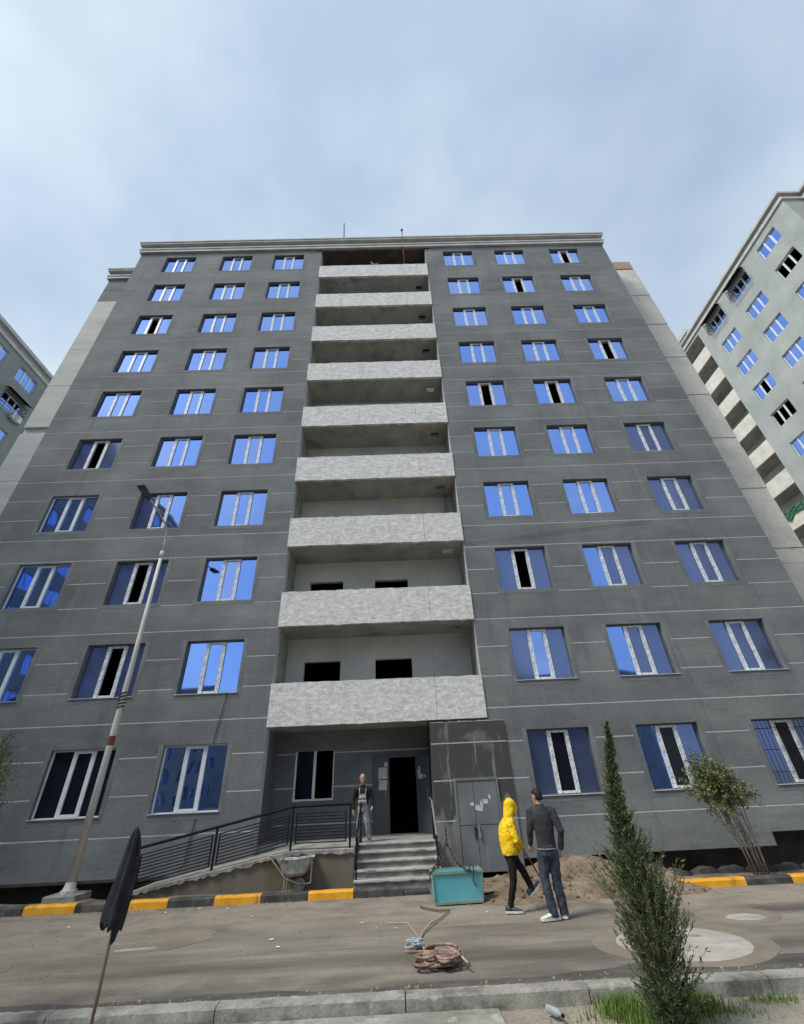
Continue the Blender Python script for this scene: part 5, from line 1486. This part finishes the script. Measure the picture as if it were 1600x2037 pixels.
cy1 = empty('cypress_tree', (2.43, -8.2, -.12)); tag(cy1, 'young slender cypress in the right foreground rising from grass', 'tree')
ctr = lambda z: float(np.interp(z, [0, .7, 1.1, 1.6, 2.1, 2.62], [0, .035, -.01, -.03, .03, .135]))
cypress(cy1, ctr, [(0, .16), (.15, .26), (.35, .33), (.65, .35), (.85, .29), (1.1, .19), (1.4, .125), (1.7, .09), (2.0, .06), (2.25, .038), (2.45, .022), (2.62, .008)], 2.6, 3, nb=1700, per=38)
cy2 = empty('cypress_tree', (-5.08, -7.85, -.12)); tag(cy2, 'young cypress cut off by the left picture edge', 'tree')
cypress(cy2, lambda z: .02 * math.sin(z * 2), [(0, .10), (.5, .36), (1.2, .34), (1.8, .30), (2.3, .22), (2.6, .13), (2.85, .02)], 2.8, 8, nb=620, per=26)

tr2 = empty('shrub_tree', (7.38, -2.50, .08)); tag(tr2, 'small leafy tree with bundled thin stems behind the right kerb', 'tree')
rng = random.Random(17); lv = MB(); stems = []
for k in range(12):
    x0, y0 = rng.uniform(-.13, .15), rng.uniform(-.06, .06)
    x1, y1 = x0 * 2.6 - .22 + rng.uniform(-.12, .12), y0 * 3 + rng.uniform(-.1, .1)
    pts = [Vector((x0, y0, -.05)), Vector((x0 * 1.2 - .04, y0 * 1.2, .45)), Vector(((x0 + x1) / 2 - .03, (y0 + y1) / 2, .95)), Vector((x1, y1, 1.35)), Vector((x1 + rng.uniform(-.15, .1), y1 + rng.uniform(-.15, .15), 1.75))]
    MB().tube(pts, [.013, .012, .010, .007, .003], 6).build('stem', MT['bark'], tr2, smooth=True)
    stems.append(pts)
tw = MB()
for k in range(400):
    pts = rng.choice(stems); s0 = pts[3].lerp(pts[4], rng.random()) if rng.random() < .75 else pts[2].lerp(pts[3], rng.uniform(.4, 1))
    while True:
        q = Vector((rng.uniform(-1, 1), rng.uniform(-1, 1), rng.uniform(-1, 1)))
        if q.length < 1: break
    lean = 1 + .28 * math.sin(q.x * 4 + q.z * 5)
    tip = Vector((-.28 + q.x * .68 * lean, q.y * .58, 1.68 + q.z * .66 * lean - .18 * q.x))
    if (tip - s0).length > .85: tip = s0 + (tip - s0) * .85 / (tip - s0).length
    mid = s0.lerp(tip, .55) + Vector((0, 0, .05))
    tw.tube([s0, mid, tip], [.004, .003, .0015], 4, cap=False)
    for j in range(21):
        p = mid.lerp(tip, rng.uniform(-.1, 1.15)) + Vector((rng.gauss(0, .022), rng.gauss(0, .022), rng.gauss(0, .022)))
        d = (tip - s0).normalized() * .6 + Vector((rng.gauss(0, .7), rng.gauss(0, .7), rng.gauss(-.1, .6)))
        spray_quads(lv, rng, p, d, rng.uniform(.032, .062), rng.uniform(.011, .019))
for k in range(420):
    pts = rng.choice(stems); p = pts[1].lerp(pts[2], rng.random()) + Vector((rng.gauss(0, .05), rng.gauss(0, .05), 0))
    spray_quads(lv, rng, p, Vector((rng.gauss(0, 1), rng.gauss(0, 1), rng.gauss(.2, .6))), .035, .008)
tw.build('twigs', MT['bark'], tr2)
lv.build('crown', MT['bush_leaf'], tr2)

def grass(name, spots, seed, label):
    rng = random.Random(seed); m = MB()
    for (cx, cy, sx, sy, n, h) in spots:
        for k in range(n):
            x, y = cx + rng.gauss(0, sx), cy + rng.gauss(0, sy)
            if y > -7.36: continue
            z = verge_n(x, y) - .01; hh = h * rng.uniform(.5, 1.25); a = rng.uniform(0, 6.28); b = rng.uniform(.1, .55) * hh; w = rng.uniform(.003, .006)
            dx, dy = math.cos(a), math.sin(a)
            p0, p1, p2 = Vector((x, y, z)), Vector((x + dx * b * .35, y + dy * b * .35, z + hh * .6)), Vector((x + dx * b, y + dy * b, z + hh))
            s = Vector((-dy, dx, 0)) * w
            m.quad(p0 - s, p0 + s, p1 + s * .7, p1 - s * .7); m.quad(p1 - s * .7, p1 + s * .7, p2)
    o = m.build(name, MT['grass_blade']); tag(o, label, 'grass', kind='stuff')
grass('grass', [(2.20, -7.62, .13, .13, 1100, .13), (2.5, -7.85, .2, .18, 900, .14), (2.93, -7.60, .14, .12, 1000, .12), (3.80, -7.48, .14, .06, 260, .06), (3.3, -7.75, .2, .12, 160, .05), (1.75, -7.7, .15, .12, 90, .05)], 44, 'bright green grass tufts around the foot of the cypress')

# put each group's empty at the foot of its thing
def rebase(root, loc):
    d = Vector(loc) - root.location
    root.location = loc
    for c in root.children: c.location = c.location - d
for r, l in ((pr, (3.72, -6.02, 0)), (p2, (5.30, -4.98, 0)), (p3, (-4.50, -4.40, 0)), (st, (-.18, -1.2, 0)), (rp, (-3.6, -.6, 0)), (rl, (-3.7, -1.44, .4))):
    rebase(r, l)
